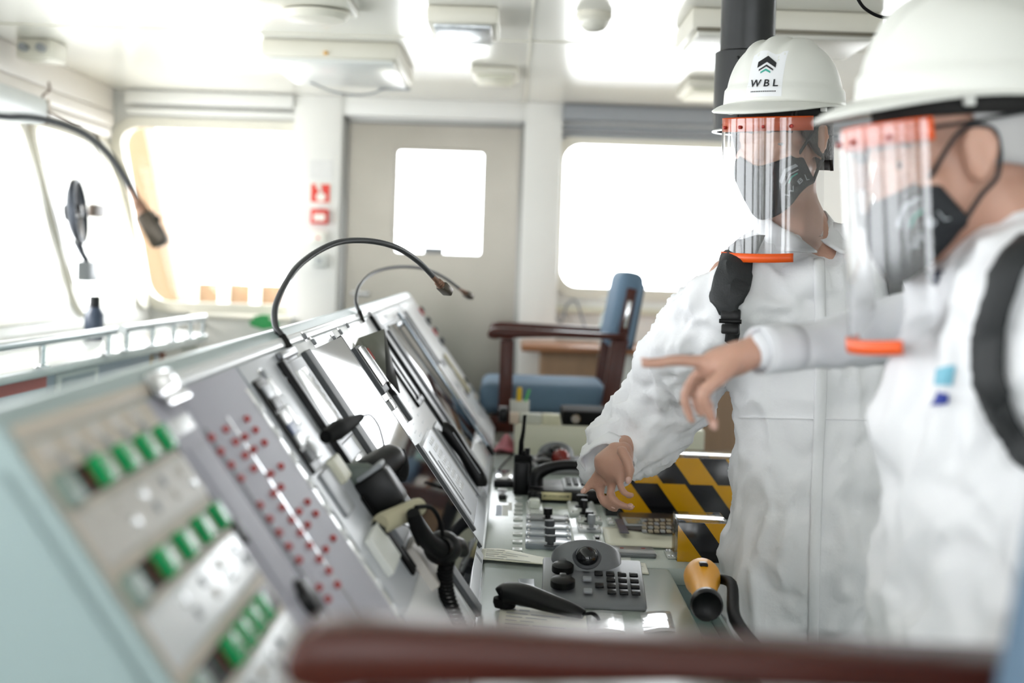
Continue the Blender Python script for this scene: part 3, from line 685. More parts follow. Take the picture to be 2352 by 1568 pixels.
pb('black_edge', b8, BLACK, 4.631, 4.689, .32, .53, .006, .02, .004)
for i, p in enumerate(((980, 725), (1003, 752), (1015, 770), (1026, 790))):
    y, s = pan(*p); s = .50 - i * .045
    r_ = knob('dial', b8, REDP if i in (0, 2) else BLACK, 5.26, s, .016, .02); knob('dial_cap', r_, BLACK, 5.27, s + .006, .012, .02, .024)
pb('wood_strip', b8, mat('khaki_strip', '9a9272', .5, var=.12), 4.964, 5.056, .17, .33, .006, .03, .004)
for i in range(6): pb('meter', b8, (DGREY, PALE, GREY)[i % 3], 4.781 + (i % 2) * .1, 4.850 + (i % 2) * .1, .30 - i * .045, .325 - i * .045, .006, .014, .002)
for i in range(4): knob('small_knob', b8, (BLACK, GREY, LABW, BLACK)[i], 5.194, .2 - i * .035, .014, .022)
pb('foot_plate', b8, PALE, 4.643, 5.240, .02, .09, .006, .010, .002)
# silver speckled kick strip below the white panel
SPECK = mat('speckled_silver_enamel', 'a7aab0', .2, .3, var=.25, scale=260, bump=.25, bscale=400)
tag(obj('kick_strip', MB(PF).bb((2.90, .006, .0062), (3.620, .05, .009), .001), SPECK), 'speckled silver strip at the foot of the white telephone panel', 'trim strip')

# things hung on or clipped to the console face
def hung(name, label, cat, px, py, y): return thing(name, label, cat, at(px, py, y))
t = hung('stick_microphone', 'black stick microphone on a thin lead lying over the module frame', 'microphone', 790, 975, 2.12)
a, b = at(748, 1003, 2.05), at(830, 957, 2.20)
obj('body', MB().tube([a, a.lerp(b, .3), a.lerp(b, .6), b], [.010, .015, .012, .005], 12, 4), MBLACK, t)
obj('lead', MB().tube([b, at(850, 953, 2.2), at(868, 975, 2.22), at(878, 1005, 2.25), at(884, 1035, 2.27)], .0018, 6, 6), MBLACK, t)
t = hung('hand_microphone', 'thick black cylinder hand microphone above the square block', 'microphone', 870, 1065, 2.22)
a, b = at(832, 1092, 2.16), at(905, 1050, 2.26)
obj('body', MB().tube([a, a.lerp(b, .1), a.lerp(b, .85), b], [.018, .024, .025, .018], 18, 3), BLACK, t)
obj('end_cap', MB().tube([at(905, 1050, 2.26), at(918, 1075, 2.25), at(916, 1100, 2.24)], [.022, .016, .012], 12, 4), MBLACK, t)
obj('mount', MB().box(a.lerp(pp(2.16, .33, .01), .5), (.05, .06, .04), .01, ), mat('grey_green_mount', '5c655f', .5), t)
t = hung('charger_block', 'black square charger block with grey edge on the console face', 'charger', 890, 1115, 2.15)
T = frame(at(888, 1118, 2.15), (PC, 0, -PS), (0, 1, 0), (PS, 0, PC))
obj('body', MB().box((0, 0, -.012), (.062, .06, .06), .008, T=T), BLACK, t); obj('lid', MB().box((-.034, 0, -.006), (.008, .056, .044), .003, T=T), GREY, t)
t = hung('grip_roll', 'beige rolled grip clipped beneath the black charger block', 'grip', 915, 1180, 2.12)
a, b = at(874, 1203, 2.06), at(962, 1163, 2.16)
obj('roll', MB().tube([a, a.lerp(b, .08), a.lerp(b, .92), b], [.012, .0155, .0145, .011], 16, 3), mat('beige_foam', 'b5ae93', .7, var=.12), t)
obj('clip', MB().tube([a, a.lerp(pp(2.06, .25, .01), .6), pp(2.06, .24, .01)], .012, 10), BLACK, t)
t = hung('radio_receiver', 'round black receiver with hanging coiled cord low on the console face', 'receiver', 1010, 1250, 2.2)
obj('shell', MB().ball(at(1016, 1258, 2.20), (.030, .026, .027)).tube([at(1016, 1258, 2.18), at(1052, 1250, 2.22), at(1064, 1268, 2.24)], [.016, .012, .010], 12, 4), BLACK, t)
obj('handle', MB().tube([at(948, 1176, 2.08), at(962, 1215, 2.10), at(985, 1245, 2.14), at(1012, 1262, 2.18)], [.010, .013, .014, .014], 14, 5), MBLACK, t)
obj('lead', MB().tube([at(955, 1165, 2.12), at(990, 1165, 2.16), at(1012, 1200, 2.18), at(1018, 1245, 2.19)], .0035, 8, 6), MBLACK, t)
cc = []
base = [at(1030, 1275, 2.2), at(1022, 1320, 2.2), at(1028, 1370, 2.19), at(1050, 1425, 2.17), at(1075, 1470, 2.13)]
sp = spline(base, 60)
for i, p in enumerate(sp):
    a = i * .62; cc.append(p + V3((math.cos(a) * .011, math.sin(a) * .011, math.sin(a) * .002)))
obj('coiled_cord', MB().tube(cc, .0028, 6), MBLACK, t)

# gooseneck microphones on the console top
def gooseneck(label, pts, r, head, hr, grp='gooseneck lamps on the console'):
    t = thing('gooseneck_lamp', label, 'gooseneck lamp', pts[0], grp)
    sp, rr = spline(pts, 26, [r] * len(pts))
    for i in range(len(rr)): rr[i] = r * (1 + .07 * (i % 2))
    obj('flexible_neck', MB().tube(sp, rr, 12), mat('black_neck', '3c3d3f', .35, .2), t, ang=80)
    d = (pts[-1] - pts[-2]).normalized(); e = pts[-1]; T = axis_frame(e, d)
    obj('collar', MB().lathe([(r * 1.0, -.02), (r * 1.05, 0), (r * 1.5, .003), (r * 1.3, .006), (r * 1.6, .009), (r * 1.4, .012), (r * 1.7, .016)], T, 16), mat('copper_collar', '8a6a58', .35, .7), t)
    hd = obj('lamp_head', MB().box((0, 0, .016 + head / 2), (hr * 2, hr * 1.5, head), hr * .35, T=T), mat('bronze_black_head', '4a4238', .35, .5, var=.12), t)
    obj('head_screw', MB().ball((hr * .2, hr * .75, .016 + head * .3), hr * .3, T=T), BLACK, hd)
    obj('base_plug', MB().cyl(pts[0] - V3((0, 0, .0)), pts[0] + (pts[0] - pts[1]).normalized() * .03, r * 1.25, n=12), BLACK, t)
D_ = 2.33
gp = [at(648, 772, D_), at(632, 745, D_ + .01), at(637, 690, D_ + .05), at(684, 612, D_ + .14), at(760, 562, D_ + .24), at(832, 552, D_ + .33), at(905, 566, D_ + .42), at(960, 600, D_ + .5), at(1004, 645, D_ + .56)]
gooseneck('nearer black gooseneck lamp arching over the console top', gp, .0054, .034, .0115)
D_ = 3.48
gp = [at(826, 716, D_), at(817, 690, D_ + .02), at(826, 655, D_ + .1), at(858, 626, D_ + .25), at(910, 613, D_ + .4), at(970, 616, D_ + .55), at(1020, 637, D_ + .65), at(1062, 668, D_ + .72)]
gooseneck('farther thin gooseneck lamp seen behind the big arch', gp, .0045, .032, .0115)
D_ = 1.72
gp = [V3((-.70, D_, 1.06)), V3((-.74, D_, 1.25)), V3((-.72, D_, 1.42)), at(-60, 282, D_), at(30, 268, D_), at(110, 276, D_), at(190, 305, D_), at(250, 355, D_), at(292, 418, D_), at(316, 462, D_)]
gooseneck('blurred gooseneck lamp hanging in front of the left windows', gp, .0048, .045, .0135)
# ---------------------------------------------------------------- desk in front of the console and what lies on it
XE = .335
dk = thing('console_desk', 'grey-green desk top nearest the camera with the keypad and handset', 'desk', (.15, 2.1, 0))
obj('top', MB().bb((XH + .002, 1.0, DESK - .035), (XE, 2.845, DESK), .006), DESKM, dk)
obj('front_panel', MB().bb((-.13, 1.02, .0), (.20, 2.84, DESK - .036)), GREEN, dk)
dk2 = thing('console_desk', 'grey-green desk section with knobs and the striped guards', 'desk', (.25, 3.6, 0))
obj('top', MB().bb((XH + .002, 2.85, DESK - .035), (.60, 4.76, DESK), .006), DESKM, dk2)
obj('front_panel', MB().bb((-.13, 2.86, .0), (.56, 4.74, DESK - .036)), GREEN, dk2)
obj('label_strip', MB().bb((.0, 2.90, DESK), (.04, 2.96, DESK + .001)), PAPER, dk2)
t = thing('lower_tray', 'blue-green tray below the desk edge holding the torch', 'tray', (.42, 2.3, .6))
obj('floor', MB().bb((XE + .004, 1.75, .655), (.41, 2.842, .67), .003), mat('tray_green', '7f9f9a', .3, var=.05), t)
obj('rim', MB().bb((.41, 1.75, .655), (.418, 2.842, .70), .003), GREEN, t)
obj('bracket', MB().bb((.20, 1.9, .45), (.40, 2.8, .654), .003), GREEN, t)

def dbox(name, par, m, p0, p1, h0, h1, bev=.001):
    """a plate on the desk between two photo corners (far-left, near-right)"""
    a, b = desk(*p0), desk(*p1); return obj(name, MB().bb((a.x, b.y, DESK + h0), (b.x, a.y, DESK + h1), bev), m, par)
def dk_knob(name, par, m, px, py, r, h, h0=0.0, n=18):
    p = desk(px, py, h0); return obj(name, MB().lathe([(r * 1.15, 0), (r * 1.15, h * .12), (r * .62, h * .16), (r * .6, h * .38), (r * .98, h * .42), (r, h * .95), (r * .9, h)], Matrix.Translation(p), n), m, par)
LABEL = mat('desk_label', 'c3c7c2', .3, var=.15, scale=120)
for i, y in enumerate((1145, 1160, 1170, 1180, 1194, 1211, 1228, 1246, 1264)):
    a = desk(1191 - i * .4, y); obj('label_plate', MB().box((a.x, a.y, DESK + .002), (.021, .03, .004), .001), LABEL, dk2)
dbox('sticker', dk2, mat('sticker_blue', '97a1b5', .4), (1140, 1160), (1152, 1184), 0, .0008, 0); dbox('sticker', dk2, PAPER, (1154, 1160), (1167, 1184), 0, .0008, 0); dbox('sticker', dk2, PAPER, (1168, 1154), (1176, 1172), 0, .0008, 0)
sw = dbox('rocker_switch', dk2, BLACK, (1145, 1135), (1162, 1148), 0, .012, .003); dbox('rocker_cap', sw, PALE, (1143, 1132), (1164, 1137), .008, .014, .002)
def plate(label, m, p0, p1, h=.008):
    a, b = desk(*p0), desk(*p1); t = thing('control_plate', label, 'control plate', ((a.x + b.x) / 2, (a.y + b.y) / 2, DESK), 'control plates on the desk')
    obj('plate', MB().bb((a.x, b.y, DESK), (b.x, a.y, DESK + h), .002), m, t)
    for x in (a.x + .006, b.x - .006):
        for y in (a.y - .012, b.y + .012): obj('screw', MB().ball((x, y, DESK + h), .004, nu=10, nv=6), CHROME, t)
    return t
PLATEG = mat('slate_plate', '6e7173', .3, var=.05); PLATEB = mat('blue_grey_plate', '8b939b', .24, var=.05)
t = plate('control plate with a clear square button at the far left', LABEL, (1208, 1158), (1248, 1186))
p = desk(1227, 1172); obj('clear_button', MB().box((p.x, p.y, DESK + .018), (.028, .05, .022), .006), mat('clear_button_white', 'cfd3c8', .12, var=.08), t)
obj('switch_lever', MB().box((p.x + .012, p.y + .07, DESK + .018), (.014, .02, .03), .004), BLACK, t)
t = plate('slate control plate with one shiny black knob', PLATEG, (1208, 1187), (1308, 1202)); dk_knob('knob', t, BLACK, 1258, 1192, .011, .026, .006)
for k, (y0, y1, ky, w_) in enumerate(((1208, 1226, 1222, 'farthest'), (1227, 1243, 1240, 'middle'), (1244, 1264, 1258, 'nearest'))):
    t = plate('blue-grey control plate with a grey knob, %s of the three in a row' % w_, PLATEB, (1208 - k, y0), (1310 + k * 2, y1), .012 + .0 * k); dk_knob('knob', t, DGREY, 1262 + k, ky - 5, .0115, .022, .010)
t = plate('pale control plate with two tall black knobs near the pointing hand', LABEL, (1302, 1158), (1372, 1188)); dk_knob('knob', t, BLACK, 1336, 1164, .014, .03, .008); dk_knob('knob', t, BLACK, 1341, 1180, .009, .034, .008)
t = plate('pale control plate with a short black knob right of the pair', LABEL, (1325, 1193), (1384, 1205)); dk_knob('knob', t, BLACK, 1353, 1198, .010, .024, .008)
t = plate('pale control plate with a ribbed light grey knob', PALE, (1326, 1212), (1382, 1224)); dk_knob('knob', t, GREY, 1358, 1216, .009, .034, .008)
t = plate('small pale plate with a dark round hole below the grey knob', PALE, (1361, 1233), (1383, 1249), .004); dk_knob('knob', t, BLACK, 1372, 1241, .005, .008, .004)
t = plate('small pale card plate left of the dark keypad', LABEL, (1391, 1193), (1413, 1207), .004)
t = plate('small pale card plate before the small striped guard', LABEL, (1524, 1266), (1554, 1285), .004)
# glossy reflective strip between the plates
dbox('glossy_strip', dk2, mat('glossy_enamel', 'bfc4c0', .1, var=.04, scale=8), (1308, 1190), (1362, 1296), 0, .0015, 0)

# far keypad instrument
t = thing('keypad_instrument', 'dark brown keypad instrument with small grey screen beside the striped guard', 'instrument', desk(1480, 1207))
a, b = desk(1418, 1190), desk(1552, 1228); obj('body', MB().bb((a.x, b.y, DESK), (b.x + .06, a.y, DESK + .016), .004), mat('dark_brown_panel', '3f3531', .35), t)
p = desk(1428, 1208, .016); obj('blue_band', MB().box((p.x, p.y, DESK + .0165), (.02, .17, .001)), mat('blue_band', '2e3350', .4), t)
p = desk(1456, 1199, .016); s_ = obj('screen_frame', MB().box((p.x, p.y, DESK + .017), (.046, .1, .003), .001), GREY, t); obj('screen', MB().box((p.x, p.y, DESK + .0187), (.034, .07, .0008)), mat('grey_lcd', '5c6660', .15), s_)
for i in range(4):
    for j in range(5):
        q = desk(1480 + j * 14, 1196 + i * 8.5, .016); obj('key', MB().box((q.x, q.y, DESK + .018), (.010, .022, .004), .001), mat('tan_key', '9a8f7c', .4) if (i + j) % 3 else GREY, t)

# telephone with brass plate (far) - black
t = thing('desk_telephone', 'black desk telephone with arched handset and brass number plate', 'telephone', desk(1310, 1150))
a, b = desk(1212, 1135), desk(1412, 1160)
obj('base', MB().bb((a.x, b.y, DESK), (b.x, b.y + .20, DESK + .03), .006), BLACK, t)
T = frame((a.x + .055, b.y - .001, DESK + .018), (1, 0, 0), (0, 0, 1), (0, -1, 0))
pl = obj('brass_plate', MB(T).box((.015, 0, .0005), (.076, .019, .002), .0005), mat('brass', 'c9bf94', .4, .4), t)
m = MB(T)
for x in (-.015, .045): m.ball((x, 0, .0018), .0022, nu=8, nv=6)
m.add(*text_polys('S/N ATOC110009897', .007, 1.0), 0, Matrix.Translation((.015, 0, .0018)))
obj('plate_marks', m, INK, pl)
obj('keypad_deck', MB().bb((a.x + .09, b.y + .02, DESK + .03), (b.x - .02, b.y + .19, DESK + .036), .003), mat('light_key_deck', 'b9bec4', .3), t)
for i in range(4):
    for j in range(3): obj('key', MB().box((a.x + .105 + i * .018, b.y + .08 + j * .04, DESK + .039), (.013, .028, .006), .002), DGREY, t)
y_ = b.y + .06; hx = a.x + .02
hp = [(hx, y_, DESK + .035), (hx + .005, y_, DESK + .065), (hx + .05, y_, DESK + .085), (hx + .11, y_, DESK + .088), (hx + .16, y_, DESK + .07), (hx + .17, y_, DESK + .04)]
obj('handset', MB().tube(hp, [.024, .022, .016, .016, .02, .022], 14, 6, flat=.8), BLACK, t)

# walkie-talkie
P = desk(1199, 1133); t = thing('walkie_talkie', 'black walkie-talkie with antenna standing upright on the desk', 'radio', P)
hh = .105
obj('body', MB().prism([(-.024, -.018), (-.012, -.024), (.012, -.024), (.024, -.018), (.024, .014), (-.024, .014)], 0, hh * .97, .005, T=Matrix.Translation(P)), MBLACK, t)
obj('battery_pack', MB().box(P + V3((-.003, -.021, hh * .42)), (.038, .02, hh * .8), .006), BLACK, t)
obj('antenna', MB().tube([P + V3((-.006, 0, hh * .95)), P + V3((-.006, 0, hh + .03)), P + V3((-.002, 0, hh + .055)), P + V3((.001, 0, hh + .10))], [.008, .0065, .0052, .0045], 12), MBLACK, t)
obj('knob', MB().cyl(P + V3((.010, 0, hh * .95)), P + V3((.010, 0, hh + .014)), .007), BLACK, t); obj('knob', MB().cyl(P + V3((.002, -.01, hh * .95)), P + V3((.002, -.01, hh + .008)), .005), BLACK, t)

# grey mouse with cable, small black box, red ball, dark base
p = desk(1246, 1080); t = thing('computer_mouse', 'grey mouse with a black cable beside the walkie-talkie', 'mouse', p)
def mouse(u, v):
    a = u * 2 * math.pi; r = math.cos(v * math.pi / 2); return p + V3((.032 * r * math.cos(a), .05 + .055 * r * math.sin(a), .012 + .026 * math.sin(v * math.pi / 2) * (1 - .25 * math.sin(a))))
obj('shell', MB().grid(mouse, 24, 8, closed=True), mat('mouse_grey', 'a8a3a0', .3), t)
obj('base', MB().lathe([(.03, 0), (.032, .004), (.032, .012)], Matrix.Translation(p + V3((0, .05, 0)))), BLACK, t)
obj('cable', MB().tube([p + V3((.0, .0, .02)), p + V3((-.03, .0, .03)), desk(1225, 1052, .02), desk(1180, 1045, .006), desk(1140, 1082, .004), desk(1135, 1075, .004)], .0022, 8, 8), MBLACK, t)
obj('status_light', MB().box(p + V3((-.012, -.012, .008)), (.012, .004, .008), .002), mat('red_led', 'd01818', .3, emit='ff2010', estr=1.2), t)
p = desk(1288, 1085); t = thing('red_trackball', 'shiny dark red ball in a black cup behind the black telephone', 'trackball', p)
obj('ball', MB().ball(p + V3((0, .03, .038)), .027, nu=20, nv=14), mat('dark_red_gloss', '7a1d14', .12, var=.2), t); obj('cup', MB().lathe([(.034, 0), (.034, .02), (.027, .026)], Matrix.Translation(p + V3((0, .03, 0)))), BLACK, t)
a, b = desk(1135, 1100), desk(1184, 1120); t = thing('small_black_box', 'flat black box left of the walkie-talkie', 'box', ((a.x + b.x) / 2, (a.y + b.y) / 2, DESK))
obj('body', MB().bb((a.x, b.y, DESK), (b.x, a.y + .05, DESK + .018), .003), BLACK, t); obj('top_plate', MB().bb((a.x + .006, b.y + .02, DESK + .018), (b.x - .01, a.y + .04, DESK + .022), .002), CHROME, t)

# keypads with trackball
KEYPADG = mat('keypad_grey', '6c6e71', .4, var=.05, bump=.05, bscale=300)
def trackpad(label, P, w_, dpt, tilt, rz=0.0):
    """P = near-left foot corner"""
    t = thing('trackball_keypad', label, 'keypad', P, 'trackball keypads')
    R = Matrix.Translation(P) @ Matrix.Rotation(rz, 4, 'Z'); TOP = R @ Matrix.Translation((0, 0, .016)) @ Matrix.Rotation(tilt, 4, 'X')
    def side(x): return [(0, 0), (dpt, 0), (dpt, .016 + dpt * math.sin(tilt)), (.012, .018), (0, .008)]
    m = MB().prism([(0, 0), (dpt, 0), (dpt, .014 + dpt * math.sin(tilt)), (.016, .016), (.003, .010)], 0, w_, .005, T=R @ frame((0, 0, 0), (0, 1, 0), (0, 0, 1), (1, 0, 0)))
    obj('base', m, KEYPADG, t)
    hx, hy = w_ * .44, dpt * .80; hr = w_ * .355
    def hump(u, v):
        x = -hr * math.cos(u * math.pi); q = math.sqrt(max(0, 1 - (x / hr) ** 2)); k = min(1, v / .6) ** .8 if v < .6 else max(0, 1 - ((v - .6) / .4) ** 3)
        y0 = dpt * (.90 - .26 * q); return TOP @ V3((hx + x, y0 + (dpt * .99 - y0) * v, .001 + .043 * q * k))
    obj('trackball_housing', MB().grid(hump, 40, 14), KEYPADG, t)
    c = V3((hx, dpt * .745, .021))
    obj('ball_ring', MB().lathe([(.026, -.006), (.027, 0), (.023, .004), (.020, .001)], TOP @ Matrix.Translation(c) @ Matrix.Rotation(.6, 4, 'X'), 28), DGREY, t)
    obj('ball', MB().ball(c + V3((0, .002, -.003)), .021, T=TOP, nu=22, nv=14), mat('black_ball', '1b1c1d', .12), t)
    for i, (ky, r) in enumerate(((.60, .020), (.26, .022))):
        k = obj('rotary_knob', MB().lathe([(r, 0), (r * 1.02, .003), (r, .012), (r * .8, .015)], TOP @ Matrix.Translation((w_ * .20, dpt * ky, .003))), BLACK, t)
        obj('knob_bar', MB().box((w_ * .20, dpt * ky + .012, .014), (.012, .03, .008), .002, T=TOP), mat('knob_bar_grey', '5d5f62', .4), k)
    for r in range(4):
        for c_ in range(5):
            if r in (0, 2) and c_ == 1 or (r == 1 and c_ == 0) or (r == 3 and c_ == 0): continue
            obj('key', MB().box((w_ * (.44 + c_ * .115), dpt * (.16 + r * .135), .004), (w_ * .085, dpt * .08, .005), .0015, T=TOP), BLACK if c_ else GREY, t)
    return t
nl = desk(1290, 1397)
trackpad('nearer grey keypad with trackball and two black rotary knobs', V3((desk(1243, 1397).x, nl.y, DESK)), .185, .21, .16, -.03)
P = desk(1226, 1088); trackpad('farther grey keypad with trackball behind the mouse', P, .15, .155, .14)
obj('grey_pad', MB().bb((nl.x - .075, nl.y + .03, DESK), (nl.x - .045, nl.y + .20, DESK + .006), .001), PLATEB, dk)

# loose handset near, with lead
a, b = desk(1160, 1372, .02), desk(1335, 1410, .012); d_ = (b - a)
t = thing('telephone_handset', 'black handset lying on the papers at the front of the desk', 'telephone handset', a)
obj('shell', MB().tube([a + V3((-.010, 0, .002)), a + V3((.002, 0, .008)), a + d_ * .25 + V3((0, 0, .012)), a + d_ * .55 + V3((0, 0, .008)), a + d_ * .85 + V3((0, 0, .004)), b + V3((.004, 0, 0))], [.018, .025, .025, .021, .016, .010], 18, 6, flat=.72), BLACK, t)
obj('mouthpiece', MB().lathe([(.018, -.012), (.021, -.004), (.02, .004)], Matrix.Translation(a + V3((.0, .0, -.004)))), MBLACK, t)
obj('lead', MB().tube([b + V3((.004, 0, 0)), b + V3((.02, -.01, .004)), b + V3((.03, .0, -.008)), b + V3((.02, .04, -.010))], .003, 8, 6), MBLACK, t)

# papers
def paper(label, pts, m=PAPER, curl=None, lines=0, h=.0016, lift=0.0, name='paper_sheet'):
    q = [desk(*p) + V3((0, 0, lift)) for p in pts]
    def fn(u, v):
        p = q[0].lerp(q[1], u).lerp(q[3].lerp(q[2], u), v); return p + V3((0, 0, .0012 + (curl(u, v) if curl else 0)))
    o = obj(name, MB().grid(fn, 12, 8), m, None, solid=.0008); tag(o, label, 'paper')
    if lines:
        mb = MB()
        for i in range(lines):
            v = .15 + .7 * i / max(1, lines - 1); e = .35 + .5 * ((i * 37) % 10) / 10
            for u0, u1 in ((.08, .08 + (e - .08) * .4), (.12 + (e - .08) * .4, e)):
                mb.add([fn(u0, v - .02) + V3((0, 0, .001)), fn(u1, v - .02) + V3((0, 0, .001)), fn(u1, v + .02) + V3((0, 0, .001)), fn(u0, v + .02) + V3((0, 0, .001))], [(0, 1, 2, 3)])
        obj('print_lines', mb, mat('grey_print', '9a9c9c', .6), o)
    return o
paper('printed paper strip lying across the desk joint from the console foot', [(1106, 1268), (1262, 1284), (1256, 1305), (1102, 1292)], CREAM, lambda u, v: .006 + .004 * math.sin(u * 5) * (1 - v), 5)
paper('blank cream sheet between the grey knob plates and small striped guard', [(1383, 1218), (1552, 1232), (1556, 1264), (1392, 1256)], CREAM, lambda u, v: .004 * math.sin(u * 4 + 1) * (1 - v) + .003)
paper('white printed page behind the near trackball keypad', [(1380, 1281), (1448, 1281), (1458, 1312), (1390, 1318)], PAPER, None, 5)
paper('small printed card at the right of the trackball keypad', [(1456, 1293), (1482, 1294), (1491, 1320), (1462, 1317)], CREAM, None, 4)
paper('printed sheet under the loose black handset', [(1150, 1390), (1345, 1412), (1352, 1465), (1140, 1450)], CREAM, None, 6)
paper('glossy plastic sleeve in front of the near keypad', [(1348, 1406), (1540, 1408), (1552, 1452), (1352, 1456)], mat('glossy_sleeve', 'd2d3d3', .08, var=.05, scale=50, bump=.35, bscale=30), lambda u, v: .003 * math.sin(u * 9))
p0, p1 = desk(1398, 1262), desk(1508, 1283)
t = thing('grey_slab', 'flat dark grey slab with small red marks in front of the cream sheet', 'plate', ((p0.x + p1.x) / 2, (p0.y + p1.y) / 2, DESK))
obj('plate', MB().bb((p0.x, p1.y, DESK), (p1.x, p0.y, DESK + .010), .003), PLATEG, t)
m = MB()
for i in range(2): m.box((p0.x + .025 + i * .045, p0.y - .03 + i * .004, DESK + .0105), (.008, .004, .001))
obj('red_mark', m, REDP, t)
# pink cloth
c0 = desk(1160, 1036)
def pink(u, v):
    return c0 + V3(((u - .5) * .075 + .01 * v, (v - .4) * .20, .004 + .034 * math.exp(-((u - .45) / .3) ** 2) * (.4 + .6 * v) + .004 * math.sin(9 * u + 5 * v)))
tag(obj('pink_cloth', MB().grid(pink, 14, 12), mat('pink_cloth', 'b3606a', .8, var=.08), solid=.002), 'crumpled pink-red cloth at the foot of the far console', 'cloth')
m = MB(); q = desk(1188, 1030); m.tube([q, q + V3((.02, .05, .01)), q + V3((.04, .02, .012))], .005, 8, 5); tag(obj('white_cord', m, PAPER), 'short white cord beside the pink cloth', 'cord')

# cream ledge at the far end with files, ring binder and pen cup
LX0, LX1 = at(1180, 1040, 4.45).x, .62
t = thing('chart_ledge', 'low cream ledge across the far end of the desk', 'ledge', (.25, 4.58, DESK))
obj('front', MB().bb((LX0, 4.45, DESK), (LX1, 4.70, DESK + .095), .004), CREAM, t)
ZL = DESK + .095
def on_ledge(px, py, y): p = at(px, py, y); return V3((p.x, y, ZL))
P = on_ledge(1193, 945, 4.58); t = thing('pen_cup', 'square white pen cup standing on the ledge', 'pen cup', P)
m = MB(); w_ = .03
for sx, sy, dx, dy in ((-1, 0, .004, .06), (1, 0, .004, .06), (0, -1, .06, .004), (0, 1, .06, .004)): m.box(P + V3((sx * w_ * .95, sy * w_ * .95, .032)), (dx, dy, .064), .001)
m.box(P + V3((0, 0, .002)), (.058, .058, .004)); obj('walls', m, mat('cup_white', 'c9cac4', .4), t)
tag(obj('yellow_marker', MB().tube([P + V3((-.004, 0, .004)), P + V3((-.002, 0, .09)), P + V3((-.002, 0, .106))], [.0085, .0085, .0075], 12), mat('marker_yellow', 'd9b21c', .4)), 'yellow marker standing in the white pen cup', 'pen')
tag(obj('green_pen', MB().tube([P + V3((.002, 0, .006)), P + V3((.03, .0, .10))], .004, 10), mat('pen_green', '59c26a', .4)), 'light green pen leaning in the white pen cup', 'pen')
a = on_ledge(1290, 975, 4.53); b = on_ledge(1400, 975, 4.53)
t = thing('ring_binder', 'black ring binder lying on the ledge with a pale finger ring', 'binder', (a.x + .07, 4.57, ZL))
obj('cover', MB().bb((a.x, 4.48, ZL), (b.x + .10, 4.69, ZL + .045), .004), MBLACK, t)
T = frame((at(1322, 962, 4.48).x, 4.479, ZL + .022), (1, 0, 0), (0, 0, 1), (0, -1, 0)); obj('finger_ring', MB().lathe([(.009, 0), (.014, .0005), (.014, .003), (.009, .003)], T, 20), CHROME, t)
a = on_ledge(1170, 972, 4.5); b = on_ledge(1288, 972, 4.5)
for i, (f0, f1, c) in enumerate(((0, .18, 'cbb9a8'), (.19, .62, 'bfc0b6'), (.63, .98, 'cdcab2'))):
    x0, x1 = a.x + (b.x - a.x) * f0, a.x + (b.x - a.x) * f1
    tag(obj('file_folder', MB().bb((x0, 4.475, ZL), (x1, 4.53, ZL + .032), .003), mat('folder_%d' % i, c, .5, var=.10, scale=60)), ['peach', 'grey-white', 'ivory'][i] + ' file lying on the ledge below the pen cup', 'file', 'files on the ledge')
P = on_ledge(1160, 960, 4.54); t = thing('small_black_box', 'small black box left of the files on the ledge', 'box', P)
obj('body', MB().box(P + V3((-.006, 0, .02)), (.03, .07, .04), .006), BLACK, t); obj('lid', MB().box(P + V3((-.006, 0, .043)), (.026, .06, .006), .002), DGREY, t)

# striped acrylic guards
def stripe_mat(name, period, split, sl, off):
    m = bpy.data.materials.new(name); m.use_nodes = True; nt = m.node_tree; n = nt.nodes; l = nt.links; b = n['Principled BSDF']
    b.inputs['Roughness'].default_value = .16
    tc = n.new('ShaderNodeTexCoord'); sx = n.new('ShaderNodeSeparateXYZ'); l.new(tc.outputs['Object'], sx.inputs[0])
    def M(op, a, b_=None):
        k = n.new('ShaderNodeMath'); k.operation = op
        for i, x in enumerate((a, b_)):
            if x is None: continue
            if isinstance(x, (int, float)): k.inputs[i].default_value = x
            else: l.new(x, k.inputs[i])
        return k.outputs[0]
    low = M('LESS_THAN', sx.outputs[2], split)
    t_ = M('ADD', M('ADD', sx.outputs[0], M('MULTIPLY', sx.outputs[2], sl)), M('MULTIPLY', low, off))
    t_ = M('ADD', t_, M('MULTIPLY', sx.outputs[1], .25))
    st = M('LESS_THAN', M('FRACT', M('ADD', M('DIVIDE', t_, period), 20.0)), .5)
    nz = n.new('ShaderNodeTexNoise'); nz.inputs['Scale'].default_value = 25
    mx = n.new('ShaderNodeMix'); mx.data_type = 'RGBA'; mx.inputs[6].default_value = lin('17171a'); mx.inputs[7].default_value = lin('d69d12')
    l.new(st, mx.inputs[0]); l.new(mx.outputs[2], b.inputs['Base Color']); return m
def guard(label, p0, p1, y, ztop, dep, smat):
    a, b = p0, p1; t = thing('striped_guard', label, 'guard', ((a.x + b.x) / 2, y + dep / 2, DESK), 'striped guards')
    x0, x1 = a.x, b.x; th = .006
    o = obj('front_tape', MB().bb((x0, y, DESK), (x1, y + th, ztop - .006), .001), smat, t, org=(x0, y, DESK))
    obj('top_sheet', MB().bb((x0, y - .001, ztop - .006), (x1, y + dep, ztop), .0015), ACRYL, t)
    obj('back_tape', MB().bb((x0, y + dep - th, DESK), (x1, y + dep, ztop - .006), .001), smat, t, org=(x0, y, DESK))
    m = MB()
    for x in (x0 - .001, x1 - .005): m.bb((x, y + th, DESK), (x + .006, y + dep - th, ztop - .006), .001)
    obj('side_sheet', m, ACRYL, t)
    return t
S1 = stripe_mat('black_yellow_tape_wide', .132, .082, .76, -.053); S2 = stripe_mat('black_yellow_tape_narrow', .115, -1.0, .76, 0)
yb = desk(1500, 1188).y; p0 = desk(1392, 1188); zt = at(1550, 1045, yb).z
